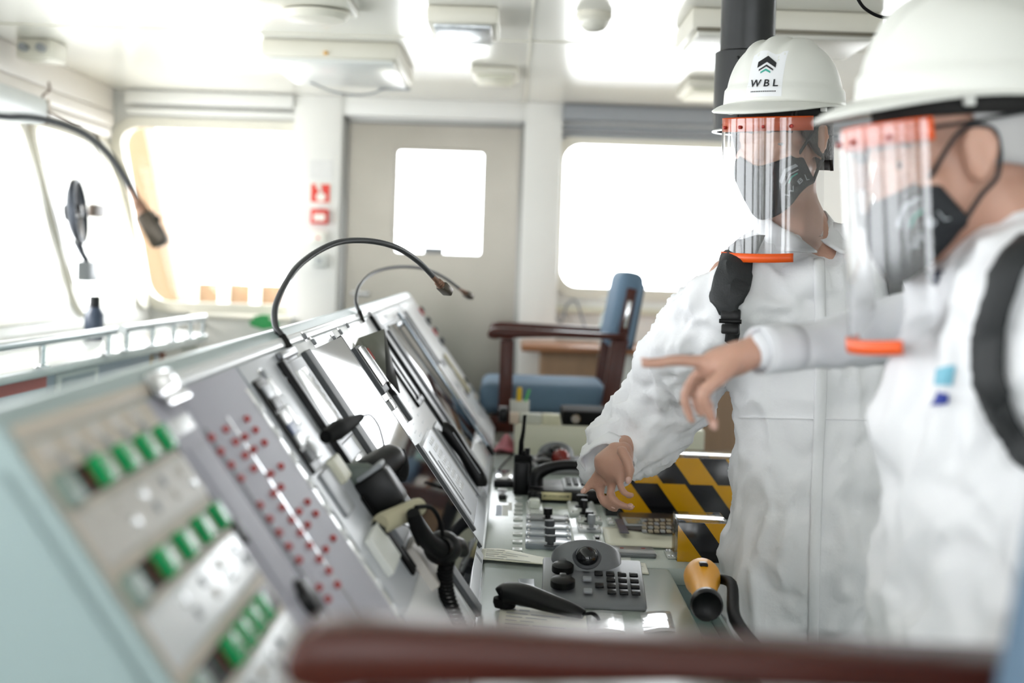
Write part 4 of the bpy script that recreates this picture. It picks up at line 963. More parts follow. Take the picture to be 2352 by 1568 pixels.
guard('large black and yellow striped guard box behind the pointing hand', p0, V3((.56, 0, 0)), yb, zt, .13, S1)
yb2 = desk(1600, 1291).y; p0 = desk(1556, 1291); zt2 = at(1600, 1194, yb2).z
yb2 = max(yb2, 2.86)
guard('small striped guard box with clear top edge beside the front coverall', p0, V3((p0.x + .10, 0, 0)), yb2, zt2, .10, S2)

# yellow torch in the tray
t = thing('torch', 'yellow and black torch lying in the tray at the desk edge', 'torch', V3((.40, 2.45, .67)))
a = at(1612, 1322, 2.60); b = at(1622, 1382, 2.42)
a.z = max(a.z, .715); dirv = (b - a).normalized(); T = axis_frame(a, dirv)
Lb = (b - a).length
obj('yellow_body', MB().lathe([(.010, -.024), (.022, -.022), (.031, -.010), (.0335, .006), (.0325, .03), (.027, .06), (.021, Lb * .7), (.0185, Lb)], T, 24), YEL, t)
obj('lens_head', MB().lathe([(.020, Lb - .004), (.027, Lb + .004), (.028, Lb + .02), (.025, Lb + .03), (.021, Lb + .026), (.005, Lb + .022)], T, 28), BLACK, t)
obj('switch', MB().box(a + dirv * .035 + V3((0, -.004, .030)), (.015, .022, .008), .003), BLACK, t)
obj('handle', MB().tube([a + V3((.024, 0, -.005)), a + V3((.045, -.06, .0)), b + V3((.04, -.06, -.012)), b + V3((.055, -.22, -.02))], [.008, .010, .011, .009], 12, 5), MBLACK, t)
# ---------------------------------------------------------------- high pilot chairs
def pilot_chair(label, o):
    t = thing('pilot_chair', label, 'chair', o, 'blue pilot chairs'); T = Matrix.Translation(o)
    m = MB(T).lathe([(.24, 0), (.24, .02), (.06, .05), (.055, .06), (.055, .74)], None, 28); obj('pedestal', m, CHROME, t)
    obj('footrest', MB(T).tube([(-.1, -.2, .30), (-.34, -.2, .28), (-.36, 0, .28), (-.34, .2, .28), (-.1, .2, .30), (-.05, 0, .30)], .014, 10, 4), CHROME, t)
    m = MB(T)
    for y in (-.24, .24): m.box((-.0, y, .765), (.46, .04, .06), .006)
    for x in (-.2, .19): m.box((x, 0, .765), (.04, .46, .055), .006)
    obj('seat_frame', m, WOOD, t)
    obj('seat', MB(T).box((-.04, 0, .855), (.47, .47, .115), .035, seg=4), BLUE, t)
    bt = T @ frame((.232, 0, 1.055), (0, 1, 0), V3((.16, 0, .987)), V3((.987, 0, -.16)))
    obj('backrest', MB(bt).box((0, .135, -.005), (.46, .29, .095), .036, seg=4), BLUE, t)
    obj('back_shell', MB(bt).box((0, .12, .036), (.40, .25, .03), .012), mat('dark_blue_shell', '33404f', .6), t)
    for y in (-.255, .255):
        a = obj('armrest', MB(T @ frame((0, y - .03, 0), (1, 0, 0), (0, 0, 1), (0, -1, 0)) @ Matrix.Translation((0, .014, -.06))).prism(
            [(-.252, 1.072), (-.246, 1.064), (-.225, 1.060), (-.20, 1.065), (.0, 1.074), (.25, 1.072), (.25, 1.092), (.0, 1.097), (-.2, 1.102), (-.235, 1.100), (-.25, 1.088)], 0, .06, .007), WOOD, t, ang=50)
        obj('front_post', MB(T).box((-.18, y, .905), (.05, .04, .335), .005), WOOD, t)
        obj('rear_post', MB(T @ frame((.185, y, .74), (1, 0, 0), (0, 1, 0), V3((.12, 0, .99)))).box((0, 0, .17), (.062, .035, .36), .005), WOOD, t)
        b = obj('back_side_strip', MB(bt).box((y * .925, .11, .0), (.012, .22, .036), .004), WOOD, t)
        obj('metal_tag', MB(bt).box((y * .925 + (.006 if y > 0 else -.006), .125, .0), (.003, .10, .014), .001), CHROME, b)
    return t
pilot_chair('blue pilot chair with brown wooden arms beyond the far end of the desk', V3((.172, 5.40, 0)))
pilot_chair('blurred pilot chair in front, its brown armrest across the bottom of the picture', V3((.116, .665, 0)))
# ---------------------------------------------------------------- people
from mathutils.bvhtree import BVHTree
SKIN = mat('skin', 'b98f7c', .48, var=.10, scale=22, bump=.12, bscale=220, sss=.12)
TYVEK = mat('white_coverall_fabric', 'eaeaed', .55, var=.015, scale=6, bump=1.0, bscale=22)
VEST = mat('white_cotton', 'dcdde1', .7, var=.02, bump=.25, bscale=30)
HELM = mat('white_helmet_shell', 'dfdfd9', .30, var=.015)
VISOR = clear_mat('clear_visor', (.97, .975, .98), .04, .10, .06, .95, 0.0, .38)
MASK = mat('black_mask_fabric', '1d2024', .75, var=.1, bump=.2, bscale=400)
STRAP = mat('black_webbing', '1e2022', .65, var=.12, bump=.3, bscale=300)
HAIR = mat('dark_brown_hair', '231c19', .5, var=.3, scale=60, bump=.6, bscale=160)
TEAL = mat('logo_teal', '3fa694', .5); LOGOG = mat('logo_grey', 'a9adb2', .5); LOGOB = mat('logo_black', '202124', .5)

def chain(mb, pts, rad, n=14, k=4):
    sp, rr = spline(pts, k, list(rad)); mb.tube(sp, rr, n)
    mb.ball(pts[0], rad[0], nu=14, nv=9); mb.ball(pts[-1], rad[-1], nu=14, nv=9); return mb
def fuse(mb, voxel, smooth=4, fac=.5):
    """one continuous surface grown over overlapping volumes"""
    me = bpy.data.meshes.new('volume'); me.from_pydata(mb.v, [], mb.f)
    bm = bmesh.new(); bm.from_mesh(me); bmesh.ops.recalc_face_normals(bm, faces=bm.faces[:]); bm.to_mesh(me); bm.free()
    o = bpy.data.objects.new('volume', me); COL.objects.link(o)
    r = o.modifiers.new('r', 'REMESH'); r.mode = 'VOXEL'; r.voxel_size = voxel
    s = o.modifiers.new('s', 'SMOOTH'); s.iterations = smooth; s.factor = fac
    dg = bpy.context.evaluated_depsgraph_get(); e = bpy.data.meshes.new_from_object(o.evaluated_get(dg))
    vs = [v.co.copy() for v in e.vertices]; fs = [tuple(p.vertices) for p in e.polygons]; ns = [v.normal.copy() for v in e.vertices]
    bpy.data.objects.remove(o); bpy.data.meshes.remove(me); bpy.data.meshes.remove(e)
    out = MB(); out.add(vs, fs); out.n = ns; return out
def folds(mb, fn):
    mb.v = [p + n * fn(p) for p, n in zip(mb.v, mb.n)]; return mb
def crumple(p, sc=(9, 9, 6), amp=.008, seed=0):
    q = V3((p.x * sc[0] + seed, p.y * sc[1], p.z * sc[2]))
    w_ = V3((noise.noise(q * .7), noise.noise(q * .7 + V3((5, 2, 1))), noise.noise(q * .7 + V3((1, 8, 3))))) * .9
    a = 1 - abs(noise.noise(q + w_)) * 2; b = 1 - abs(noise.noise(q * 2.1 + w_ * 1.5 + V3((3, 3, 3)))) * 2
    return amp * (a * .75 + b * .35 - .6)
class Surf:
    def __init__(s, mb): s.b = BVHTree.FromPolygons(mb.v, mb.f)
    def px(s, x, y, off=.004, D=2.5):
        d = (at(x, y, 1.0) - V3((0, 0, CAMZ))).normalized(); l, n, i, t = s.b.ray_cast(V3((0, 0, CAMZ)), d)
        if l is None: return at(x, y, D)
        if n.dot(d) > 0: n = -n
        return l + n * off
def band(sf, left, right, k=5, off=.006, D=2.5, m=7):
    """strip of cloth that lies on a surface between two edge lines"""
    L = spline([V3((a[0], a[1], 0)) for a in left], k); R = spline([V3((a[0], a[1], 0)) for a in right], k); n = len(L)
    def fn(u, v):
        i = min(n - 1, int(round(v * (n - 1)))); p = L[i].lerp(R[i], u); return sf.px(p.x, p.y, off + .003 * math.sin(u * math.pi), D)
    return MB().grid(fn, m, n)

def head_volume(H):
    m = MB(H)
    m.ball((0, -.012, .035), (.077, .098, .088)); m.ball((0, .02, -.025), (.066, .076, .085)); m.ball((0, .045, -.085), (.045, .045, .036))
    m.ball((0, .066, -.100), (.022, .022, .018)); m.ball((0, .02, -.06), (.058, .06, .05))
    m.tube([(-.045, .078, .020), (0, .092, .022), (.045, .078, .020)], [.012, .013, .012], 10, 3)
    m.tube([(0, .090, .012), (0, .100, -.012), (0, .105, -.034)], [.0085, .009, .011], 10, 3); m.ball((-.011, .094, -.040), .009); m.ball((.011, .094, -.040), .009)
    for s in (-1, 1):
        m.ball((s * .042, .055, -.026), (.026, .024, .022)); m.tube([(s * .016, .084, .004), (s * .033, .091, .0105), (s * .049, .078, .004)], [.004, .0055, .004], 8, 3); m.tube([(s * .016, .084, -.006), (s * .033, .088, -.0115), (s * .049, .077, -.006)], [.004, .005, .004], 8, 3)
        m.ball((s * .078, .012, .0), (.010, .017, .031)); m.tube([(s * .078, .026, .010), (s * .083, .020, .029), (s * .087, .004, .031), (s * .088, -.006, .010), (s * .085, .0, -.012), (s * .079, .014, -.030)], [.0045, .005, .0055, .0055, .005, .0075], 8, 4)
    m.tube([(-.022, .093, -.068), (0, .100, -.067), (.022, .093, -.068)], [.007, .009, .007], 8, 3)
    return m
def dress_head(H, root, tilt, hair, cap, logo_front, seed, ext=82):
    """helmet, shield, mask, eyes and hair on the head frame H (x = wearer's right, y = forward, z = up)"""
    W = lambda x, y, z: H @ V3((x, y, z))
    for s in (-1, 1):
        e = obj('eye', MB().ball((s * .032, .0755, .0), .0125, T=H), mat('eye_white', 'd8d2cc', .2), root)
        obj('iris', MB().ball((s * .032 - .002, .0855, -.002), (.0065, .0035, .0065), T=H), mat('iris_brown', '2a1c14', .15), e)
        obj('eyebrow', MB(H).tube([(s * .014, .1, .021), (s * .034, .094, .026), (s * .054, .078, .02)], [.004, .005, .003], 8, 4), HAIR, root)
    # helmet shell
    a, b, zr, zt = .106, .126, .068, .192; yc = -.018
    HT = H @ Matrix.Translation((0, 0, zr)) @ Matrix.Rotation(tilt, 4, 'X') @ Matrix.Translation((0, 0, -zr))
    def dome(u, v, o=0.0):
        ph = u * 2 * math.pi; an = v * math.pi / 2; r = math.cos(an) ** .72; z = zr + (zt - zr) * math.sin(an) ** .96
        x = a * r * math.cos(ph); y = yc + b * r * math.sin(ph)
        rb = 0
        if v > .30:
            g = min(1, (v - .30) / .15) * (1 if y < yc + .10 else max(0, 1 - (y - yc - .10) / .03))
            rb = g * (.008 * math.exp(-(x / .014) ** 4) + .0065 * math.exp(-((abs(x) - .040) / .010) ** 4))
        st = .004 if v < .14 else max(0, .004 * (1 - (v - .14) / .03))
        k = V3((x / a, (y - yc) / b, .9 * math.sin(an))).normalized()
        return HT @ (V3((x, y, z)) + V3((k.x * (st + o), k.y * (st + o), rb + k.z * o)))
    m = MB(); m.grid(lambda u, v: dome(u, v), 72, 30, closed=True)
    def brim(u, v):
        ph = u * 2 * math.pi; f = max(0, math.sin(ph)) ** 2.2; bk = max(0, -math.sin(ph)) ** 3
        w_ = .007 + .046 * f + .004 * bk; k = V3((math.cos(ph), math.sin(ph), 0)); p = V3((a * math.cos(ph), yc + b * math.sin(ph), zr)) + k * .004
        q = p + k * (w_ * v); q.z -= (.006 + .016 * f - .010 * abs(math.cos(ph)) ** 2 * .5) * v * v + .002 * v; return HT @ q
    m.grid(brim, 72, 7, closed=True)
    hl = obj('helmet', m, HELM, root, ang=60, recalc=False, solid=.0028)
    sb = MB(HT)
    def sweat(u, v):
        ph = u * 2 * math.pi; return HT @ V3((.088 * math.cos(ph), yc + .110 * math.sin(ph), .040 + .032 * v + .006 * abs(math.cos(ph))))
    obj('sweatband', MB().grid(sweat, 40, 3, closed=True), mat('black_foam', '1b1a19', .8), hl, solid=.004)
    for ph in (20, 160, 200, 340):
        c, s_ = math.cos(math.radians(ph)), math.sin(math.radians(ph)); obj('strap_clip', MB(HT).box((.099 * c, yc + .118 * s_, zr - .006), (.010, .012, .016), .002), HELM, hl)
    def front(x, z, o=.0025):
        # point on the dome front for helmet coordinates x, z
        sn = max(0, min(1, ((z - zr) / (zt - zr)))) ** (1 / .96); an = math.asin(sn); r = math.cos(an) ** .72
        cph = max(-.99, min(.99, x / (a * r))); ph = math.acos(cph); return dome(ph / (2 * math.pi), an / (math.pi / 2), o)
    def decal(polys, ox, oz, o=.0028):
        vs, fs = polys; return MB().add([front(-(p.x + ox), p.y + oz, o) for p in vs], fs)
    def chev(w_, h_, th, up):
        return [V3(p).to_3d() for p in ((-w_, up), (0, up + h_), (w_, up), (w_, up + th), (0, up + h_ + th), (-w_, up + th))], [(0, 1, 4, 5), (1, 2, 3, 4)]
    if logo_front:
        lx_ = .010
        obj('logo_sheet', MB().grid(lambda u, v: front((u - .5) * .062 - lx_, .078 + v * .078, .0018), 10, 10), mat('sticker_white', 'e6e7ea', .35), hl)
        obj('logo_chevron', decal(chev(.0165, .009, .009, .130), lx_, 0), LOGOB, hl); obj('logo_chevron', decal(chev(.013, .0075, .003, .1245), lx_, 0), LOGOB, hl)
        obj('logo_chevron', decal(chev(.009, .005, .0035, .120), lx_, 0), TEAL, hl)
        obj('logo_letters', decal(text_polys('W B L', .0185, 1.0, .0004), lx_, .1015), LOGOB, hl)
        ml = MB()
        for i in range(14): ml.add([front(-(lx_ - .022 + i * .0032 + dx), .086 + dz, .0028) for dx, dz in ((0, 0), (.0022, 0), (.0022, .002), (0, .002))], [(0, 1, 2, 3)])
        obj('logo_small_print', ml, LOGOB, hl)
    # mask
    def mk(t, v, o=0.0):
        """t = angle from the front in degrees (wearer's right positive), v = 0 top .. 1 bottom"""
        q = abs(t) / 86; zt_ = -.042 + .026 * min(1, q / .68) ** 1.2 - .05 * max(0, (q - .68) / .32); zb_ = -.140 + .058 * q ** 1.7; z = zt_ + (zb_ - zt_) * v
        bul = math.sin(math.pi * min(1, .18 + v * .74)); rx_ = .058 + .024 * bul - .012 * v; ry = .060 + .021 * bul - .008 * v
        th = math.radians(t); y = .024 + ry * math.cos(th) + .015 * math.exp(-(t / 17) ** 2) * (.55 + .45 * bul)
        return H @ V3(((rx_ + o) * math.sin(th), y + o * math.cos(th), z))
    mkb = obj('face_mask', MB().grid(lambda u, v: mk(-86 + 172 * u, v), 48, 20), MASK, root, recalc=True, ang=60, solid=.003)
    obj('seam', MB().tube([mk(0, i / 14, .003) for i in range(15)], .0012, 6), MASK, mkb)
    for s in (-1, 1):
        m = MB(); m.tube([mk(s * 57, .05), W(s * .080, .040, .020), W(s * .087, .020, .034), W(s * .087, -.006, .026), W(s * .085, -.012, .0)], .003, 8, 5)
        m.tube([mk(s * 84, .35), W(s * .080, .012, -.044), W(s * .084, -.006, -.026), W(s * .085, -.012, .0)], .003, 8, 5); obj('ear_loop', m, MASK, mkb)
    def mlogo(polys, t0, v0, rot, sc=1.0):
        c, s_ = math.cos(rot), math.sin(rot); vs = []
        for p in polys[0]:
            x = (p.x * c - p.y * s_) * sc; y = (p.x * s_ + p.y * c) * sc; vs.append(mk(t0 - x / .083 * 57.3, v0 - y / .11, .0035))
        return MB().add(vs, polys[1])
    rot = math.radians(34); ty = .60
    for polys, dx, dy, mm in ((chev(.015, .009, .007, .0), 0, .026, LOGOG), (chev(.012, .007, .0025, .0), 0, .020, LOGOG), (chev(.008, .004, .003, .0), 0, .0165, TEAL), (text_polys('W B L', .015, 1.1, .0003), 0, .001, LOGOG)):
        pl = ([V3((p.x + dx, p.y + dy, 0)) for p in polys[0]], polys[1]); obj('mask_logo', mlogo(pl, -54, ty, rot, 1.3), mm, mkb)
    # face shield
    def sh(t, z, o=0.0):
        th = math.radians(t); fl = .010 * (-z) / .2; return H @ V3(((.100 + o) * math.sin(th), .018 + (.119 + o) * math.cos(th) + fl, z))
    fs = obj('face_shield', MB().grid(lambda u, v: sh(-ext + 2 * ext * u, .046 - .258 * v + (.03 * (abs(u - .5) * 2) ** 6 if v > .9 else 0)), 40, 14), VISOR, root, recalc=False, ang=80)
    def hb(u, v):
        t = -64 + 128 * u; th = math.radians(t); return H @ V3((.0985 * math.sin(th), .014 + .117 * math.cos(th), .022 + .026 * v))
    obj('headband', MB().grid(hb, 44, 3), ORANGE, fs, solid=.004)
    m = MB()
    for s in (-1, 1):
        th = math.radians(64); m.tube([W(s * .0985 * math.sin(th), .014 + .117 * math.cos(th), .036), W(s * .094, .0, .040), W(s * .09, -.05, .044), W(s * .06, -.112, .046), W(0, -.128, .046)], .0045, 8, 5, flat=.5)
    obj('elastic_strap', m, STRAP, fs)
    obj('foot_strip', MB().grid(lambda u, v: sh(-43 + 88 * u, -.215 + .016 * v, .002), 26, 3), ORANGE, fs, solid=.004)
    for t in (-40, -12, 14, 40): obj('headband_peg', MB().ball(sh(t, .030, .002), .0035, nu=10, nv=6), REDP, fs)
    # hair below the helmet
    if hair:
        def hr(u, v):
            ph = math.radians(-222 + 264 * u); dg_ = math.degrees(ph); fr_ = max(0, dg_ - 8, -188 - dg_) / 34; lo = -.055 if -165 < dg_ < -15 else -.034 + .050 * min(1, fr_) ** 1.5
            k = 1 + .012 * noise.noise(V3((u * 40, v * 5, seed)))
            z = .066 - v * (.066 - lo); return H @ V3((.086 * k * math.cos(ph), -.016 + .107 * k * math.sin(ph), z))
        obj('hair', MB().grid(hr, 60, 10), HAIR, root, solid=.006)
        m = MB()
        for i in range(26):
            x = -.055 + i * .0044 + .002 * math.sin(i * 7); m.tube([W(x, .080 - abs(x) * .35, .066), W(x * 1.05, .092 - abs(x) * .4, .052), W(x * 1.08 + .004 * math.sin(i * 3), .094 - abs(x) * .42, .038 + .006 * math.sin(i * 5))], [.0035, .003, .001], 6, 3)
        obj('fringe', m, HAIR, root)
    if cap:
        def cp(u, v):
            ph = math.radians(-196 + 212 * u); return H @ V3(((.088 - .006 * v) * math.cos(ph), -.016 + (.112 - .008 * v) * math.sin(ph), .075 - v * (.085 + .02 * max(0, -math.sin(ph)))))
        obj('hair_net', MB().grid(cp, 48, 6), mat('grey_net_cap', 'b4b2b2', .7, var=.05, bump=.3, bscale=90), root, solid=.004)
def finger(mb, pts, r0, r1):
    n = len(pts); rr = [r0 + (r1 - r0) * i / (n - 1) for i in range(n)]; chain(mb, pts, rr, 12, 4)
    for i in range(1, n - 1): mb.ball(pts[i], rr[i] * 1.06, nu=10, nv=7)
def nail(par, p, d, up, r):
    z = up.normalized(); y = d.normalized(); x = y.cross(z).normalized(); z = x.cross(y)
    obj('fingernail', MB(frame(p + z * r * .78, x, y, z)).ball((0, 0, 0), (r * .62, r * .85, r * .25), nu=12, nv=8), mat('nail', 'c9a294', .3), par)

# ---- person facing the camera with one arm reaching over the desk
yaw = math.radians(33); f = V3((-math.sin(yaw), -math.cos(yaw), -.10)).normalized(); r_ = f.cross(V3((0, 0, 1))).normalized(); u_ = r_.cross(f)
O1 = at(1753, 329, 2.62) - f * .085; H1 = frame(O1, r_, f, u_)
N1 = at(1862, 600, 2.70); SR = at(1682, 650, 2.66); SL = at(2040, 650, 2.76); CH = at(1868, 730, 2.73); WA = at(1878, 960, 2.74); HI = at(1878, 1190, 2.74)
hx, hy = HI.x, HI.y
E1 = [at(1688, 690, 2.66), at(1592, 800, 2.74), at(1545, 895, 2.82), at(1462, 985, 2.85), at(1428, 1034, 2.765)]
hand1 = {'index': ([at(1388, 1062, 2.700), at(1372, 1090, 2.715), at(1356, 1110, 2.720), at(1342, 1128, 2.720)], .0095, .0075),
         'middle': ([at(1398, 1082, 2.700), at(1378, 1125, 2.715), at(1388, 1154, 2.700), at(1412, 1168, 2.680)], .0098, .008),
         'ring': ([at(1416, 1088, 2.690), at(1402, 1132, 2.690), at(1422, 1158, 2.670), at(1450, 1165, 2.650)], .0092, .0078),
         'little': ([at(1430, 1082, 2.670), at(1424, 1112, 2.665), at(1437, 1134, 2.650), at(1452, 1138, 2.640)], .0082, .0068),
         'thumb': ([at(1428, 1035, 2.650), at(1442, 1062, 2.635), at(1446, 1080, 2.630), at(1443, 1101, 2.630)], .0115, .0088)}
m = head_volume(H1)
m.T = Matrix()
chain(m, [H1 @ V3((0, -.025, -.05)), H1 @ V3((0, -.035, -.12)), N1], [.058, .057, .066])
chain(m, [N1, CH, WA, HI], [.07, .11, .105, .11]); chain(m, [SR, N1, SL], [.05, .06, .05])
chain(m, E1, [.05, .044, .042, .030, .026])
m.tube([at(1426, 1032, 2.72), at(1408, 1064, 2.69), at(1402, 1088, 2.70)], [.027, .042, .034], 14, 3, flat=.62)
chain(m, [at(1432, 1035, 2.69), at(1422, 1085, 2.685)], [.018, .013]); chain(m, [at(1414, 1035, 2.70), at(1392, 1068, 2.70)], [.018, .012])
for k in hand1: finger(m, *hand1[k])
EL = [at(2050, 680, 2.76), at(2085, 860, 2.80), at(2070, 1010, 2.74), at(2060, 1130, 2.68)]
chain(m, EL, [.048, .042, .034, .027]); e = EL[-1]
chain(m, [e, e + V3((-.005, -.02, -.07))], [.030, .028])
for i in range(4): finger(m, [e + V3((-.004, -.045 + i * .018, -.085)), e + V3((-.01, -.05 + i * .018, -.125)), e + V3((-.02, -.05 + i * .018, -.155))], .0092, .0075)
finger(m, [e + V3((-.01, -.03, -.03)), e + V3((-.03, -.05, -.06)), e + V3((-.035, -.055, -.09))], .011, .009)
for s in (-1, 1):
    chain(m, [V3((hx + s * .075, hy, .86)), V3((hx + s * .10, hy - .01, .48)), V3((hx + s * .105, hy + .01, .10))], [.07, .056, .045])
    chain(m, [V3((hx + s * .105, hy + .02, .055)), V3((hx + s * .11, hy - .12, .04))], [.042, .036])
body = fuse(m, .0052, 5)
p1 = tag(obj('person', body, SKIN, None, org=(hx, hy, 0), ang=180), 'person in white coverall facing the camera, bare hand reaching down over the desk telephone', 'person', 'people in white coveralls')
for k in ('index', 'middle', 'ring', 'thumb'):
    P = hand1[k][0]; nail(p1, P[-1], P[-1] - P[-2], V3((-.1, -.6, .55)) if k != 'thumb' else V3((0, -1, .3)), hand1[k][2])
dress_head(H1, p1, math.radians(3.5), True, False, True, 1.0)
# coverall
m = MB()
def ell(mb, c, r): mb.ball(c, r, nu=24, nv=16)
ell(m, CH + V3((0, 0, -.02)), (.172, .132, .20)); ell(m, CH.lerp(WA, .55), (.168, .135, .20)); ell(m, WA, (.165, .138, .20)); ell(m, WA.lerp(HI, .6), (.172, .145, .22)); ell(m, HI + V3((0, 0, -.03)), (.178, .150, .22))
chain(m, [SR + V3((.02, 0, -.005)), at(1770, 606, 2.70), at(1950, 600, 2.72), SL], [.068, .070, .066, .066])
ell(m, at(1866, 648, 2.66), (.085, .07, .055))
chain(m, [at(1690, 688, 2.66), at(1592, 800, 2.74), at(1542, 898, 2.83), at(1460, 995, 2.84), at(1400, 1056, 2.80)], [.082, .090, .092, .084, .060], 20, 5)
chain(m, [at(1700, 690, 2.66), CH.lerp(SR, .4)], [.08, .10])
chain(m, [SL, EL[1], EL[2], EL[3] + V3((0, 0, .04))], [.07, .064, .052, .042])
for s in (-1, 1): chain(m, [V3((hx + s * .085, hy, .82)), V3((hx + s * .10, hy - .01, .48)), V3((hx + s * .105, hy + .01, .11))], [.105, .092, .082])
cov = fuse(m, .0075, 5)
def c1(p):
    arm = p.x < at(1690, 700, 2.65).x - .0 and p.z > .85
    k = crumple(p, (18, 18, 14) if arm else (13, 13, 7), .017 if arm else .015, 2.0)
    w_ = 0.0
    if not arm: w_ = .0045 * math.sin(p.x * 42 + 3 * noise.noise(V3((p.x * 3, p.z * 2.2, 1)))) * (1 if p.z < 1.2 else .6)
    if arm: w_ = .005 * math.sin((p.x * .5 - p.z * .86) * 85 + 4 * noise.noise(p * 7))
    return k + w_
folds(cov, c1)
cv = obj('coverall', cov, TYVEK, p1, ang=180); S1_ = Surf(cov)
obj('zip_flap', band(S1_, [(1868, 596), (1870, 700), (1872, 860), (1868, 1000), (1860, 1200), (1856, 1440), (1854, 1560)], [(1892, 596), (1895, 700), (1898, 860), (1893, 1000), (1886, 1200), (1880, 1440), (1878, 1560)], 8, .001), TYVEK, cv, solid=.003)
obj('waist_seam', MB().tube([S1_.px(x, 958 + .02 * (x - 1700), .001) for x in range(1700, 2040, 12)], .0022, 6), TYVEK, cv)
for y0, sd_ in ((520, 1), (520, -1)): pass
nc = H1 @ V3((0, -.035, -.135)); ax = (N1 - nc).normalized()
fd = V3((.16, -.98, 0)).normalized(); sdv = V3((fd.y, -fd.x, 0))
def collar(u, v):
    ph = math.radians(14 + 332 * u); q = (1 + math.cos(ph)) / 2; rr = .074 + .026 * (1 - v) + .003 * math.sin(ph * 6)
    c = nc.lerp(N1, .95 - v * .95); z = -.022 * q ** 2 * v - .034 * q ** 5 * v
    return c + fd * (math.cos(ph) * rr * 1.02) + sdv * (math.sin(ph) * rr) + V3((0, 0, z + .012))
obj('collar', MB().grid(collar, 48, 8), TYVEK, cv, solid=.004)
def shirt(u, v):
    ph = math.radians(16 + 328 * u); q = (1 + math.cos(ph)) / 2; rr = .066 + .012 * (1 - v); c = nc.lerp(N1, .85 - v * .55)
    return c + fd * (math.cos(ph) * rr) + sdv * (math.sin(ph) * rr) + V3((0, 0, -.045 * q ** 3 + .006))
obj('shirt_collar', MB().grid(shirt, 40, 5), mat('pale_blue_shirt', 'b9c4dc', .7), cv, solid=.003)
c0 = at(1398, 1060, 2.775); ca_ = V3((-.18, -.86, -.48)).normalized()
T = axis_frame(c0, ca_)
obj('cuff', MB().grid(lambda u, v: T @ V3(((.052 - .002 * v + .005 * math.sin(u * 44)) * math.cos(u * 6.2832), (.052 + .004 * math.sin(u * 31)) * math.sin(u * 6.2832), -.02 + .038 * v)), 40, 5, closed=True), TYVEK, cv, solid=.003)
st = obj('shoulder_strap', band(S1_, [(1700, 560), (1664, 598), (1642, 650), (1640, 690), (1660, 722), (1668, 780)], [(1752, 552), (1736, 592), (1722, 640), (1706, 690), (1696, 722), (1694, 782)], 5, .010), STRAP, p1, solid=.008)
q = S1_.px(1682, 738, .016); T = axis_frame(q, V3((-.25, -.9, .1)), V3((0, 0, 1)))
obj('buckle', MB(T).box((0, .012, 0), (.036, .022, .010), .004).box((0, -.014, 0), (.032, .018, .009), .003).cyl((-.02, 0, .002), (.02, 0, .002), .004), BLACK, st)
obj('shoulder_strap', band(S1_, [(2010, 600), (2030, 650), (2040, 720)], [(2040, 600), (2062, 650), (2070, 720)], 5, .010), STRAP, p1, solid=.008)

def at2(px, py, d): return at(px, py, d * .868)
# ---- person in profile on the right, pointing
f = V3((-.985, -.13, -.13)).normalized(); r_ = f.cross(V3((0, 0, 1))).normalized(); u_ = r_.cross(f)
O2 = at2(2198, 366, 1.94); H2 = frame(O2, r_, f, u_)
N2 = at2(2312, 650, 1.95); S2L = at2(2400, 760, 1.76); S2R = at2(2270, 740, 2.10); C2 = at2(2330, 900, 1.93); W2 = at2(2330, 1160, 1.93); HP = at2(2325, 1410, 1.93)
hx, hy = HP.x, HP.y
A2 = [S2R, at2(2150, 738, 2.18), at2(2010, 768, 2.19), at2(1880, 792, 2.15), at2(1738, 806, 2.10)]
hand2 = {'index': ([at2(1618, 830, 2.10), at2(1560, 827, 2.10), at2(1518, 832, 2.10), at2(1480, 834, 2.10)], .0094, .0074),
         'middle': ([at2(1612, 848, 2.115), at2(1580, 888, 2.12), at2(1574, 925, 2.12), at2(1589, 966, 2.115)], .0085, .0067),
         'ring': ([at2(1622, 856, 2.135), at2(1600, 892, 2.145), at2(1598, 925, 2.14), at2(1612, 952, 2.135)], .0083, .0066),
         'little': ([at2(1640, 858, 2.15), at2(1622, 890, 2.16), at2(1622, 915, 2.155), at2(1634, 934, 2.15)], .0074, .006),
         'thumb': ([at2(1688, 838, 2.075), at2(1652, 870, 2.06), at2(1614, 905, 2.055), at2(1627, 944, 2.06), at2(1640, 972, 2.065)], .011, .0073)}
m = head_volume(H2); m.T = Matrix()
chain(m, [H2 @ V3((0, -.03, -.05)), H2 @ V3((0, -.06, -.12)), N2], [.062, .062, .068])
chain(m, [N2, C2, W2, HP], [.08, .12, .11, .11]); chain(m, [S2L, N2, S2R], [.055, .065, .055])
chain(m, A2, [.045, .040, .035, .029, .0225])
m.tube([at2(1742, 806, 2.10), at2(1700, 820, 2.10), at2(1650, 836, 2.11), at2(1618, 842, 2.115)], [.024, .030, .030, .023], 14, 3, flat=.75)
for k in hand2: finger(m, *hand2[k])
L2 = [S2L, at2(2500, 1010, 1.74), at2(2470, 1250, 1.70), at2(2455, 1330, 1.68)]
chain(m, L2, [.05, .044, .034, .028]); e = L2[-1]; chain(m, [e, e + V3((-.01, 0, -.07))], [.030, .028])
for i in range(4): finger(m, [e + V3((-.015 + i * .008, -.03 + i * .02, -.085)), e + V3((-.03, -.03 + i * .02, -.125)), e + V3((-.05, -.03 + i * .02, -.15))], .0092, .0075)
finger(m, [e + V3((-.02, -.02, -.03)), e + V3((-.045, -.03, -.055)), e + V3((-.06, -.035, -.085))], .011, .009)
for s in (-1, 1):
    chain(m, [V3((hx, hy + s * .09, .86)), V3((hx - .01, hy + s * .10, .48)), V3((hx + .01, hy + s * .105, .10))], [.085, .056, .045])
    chain(m, [V3((hx + .02, hy + s * .105, .055)), V3((hx - .12, hy + s * .11, .04))], [.042, .036])
body = fuse(m, .0052, 5)
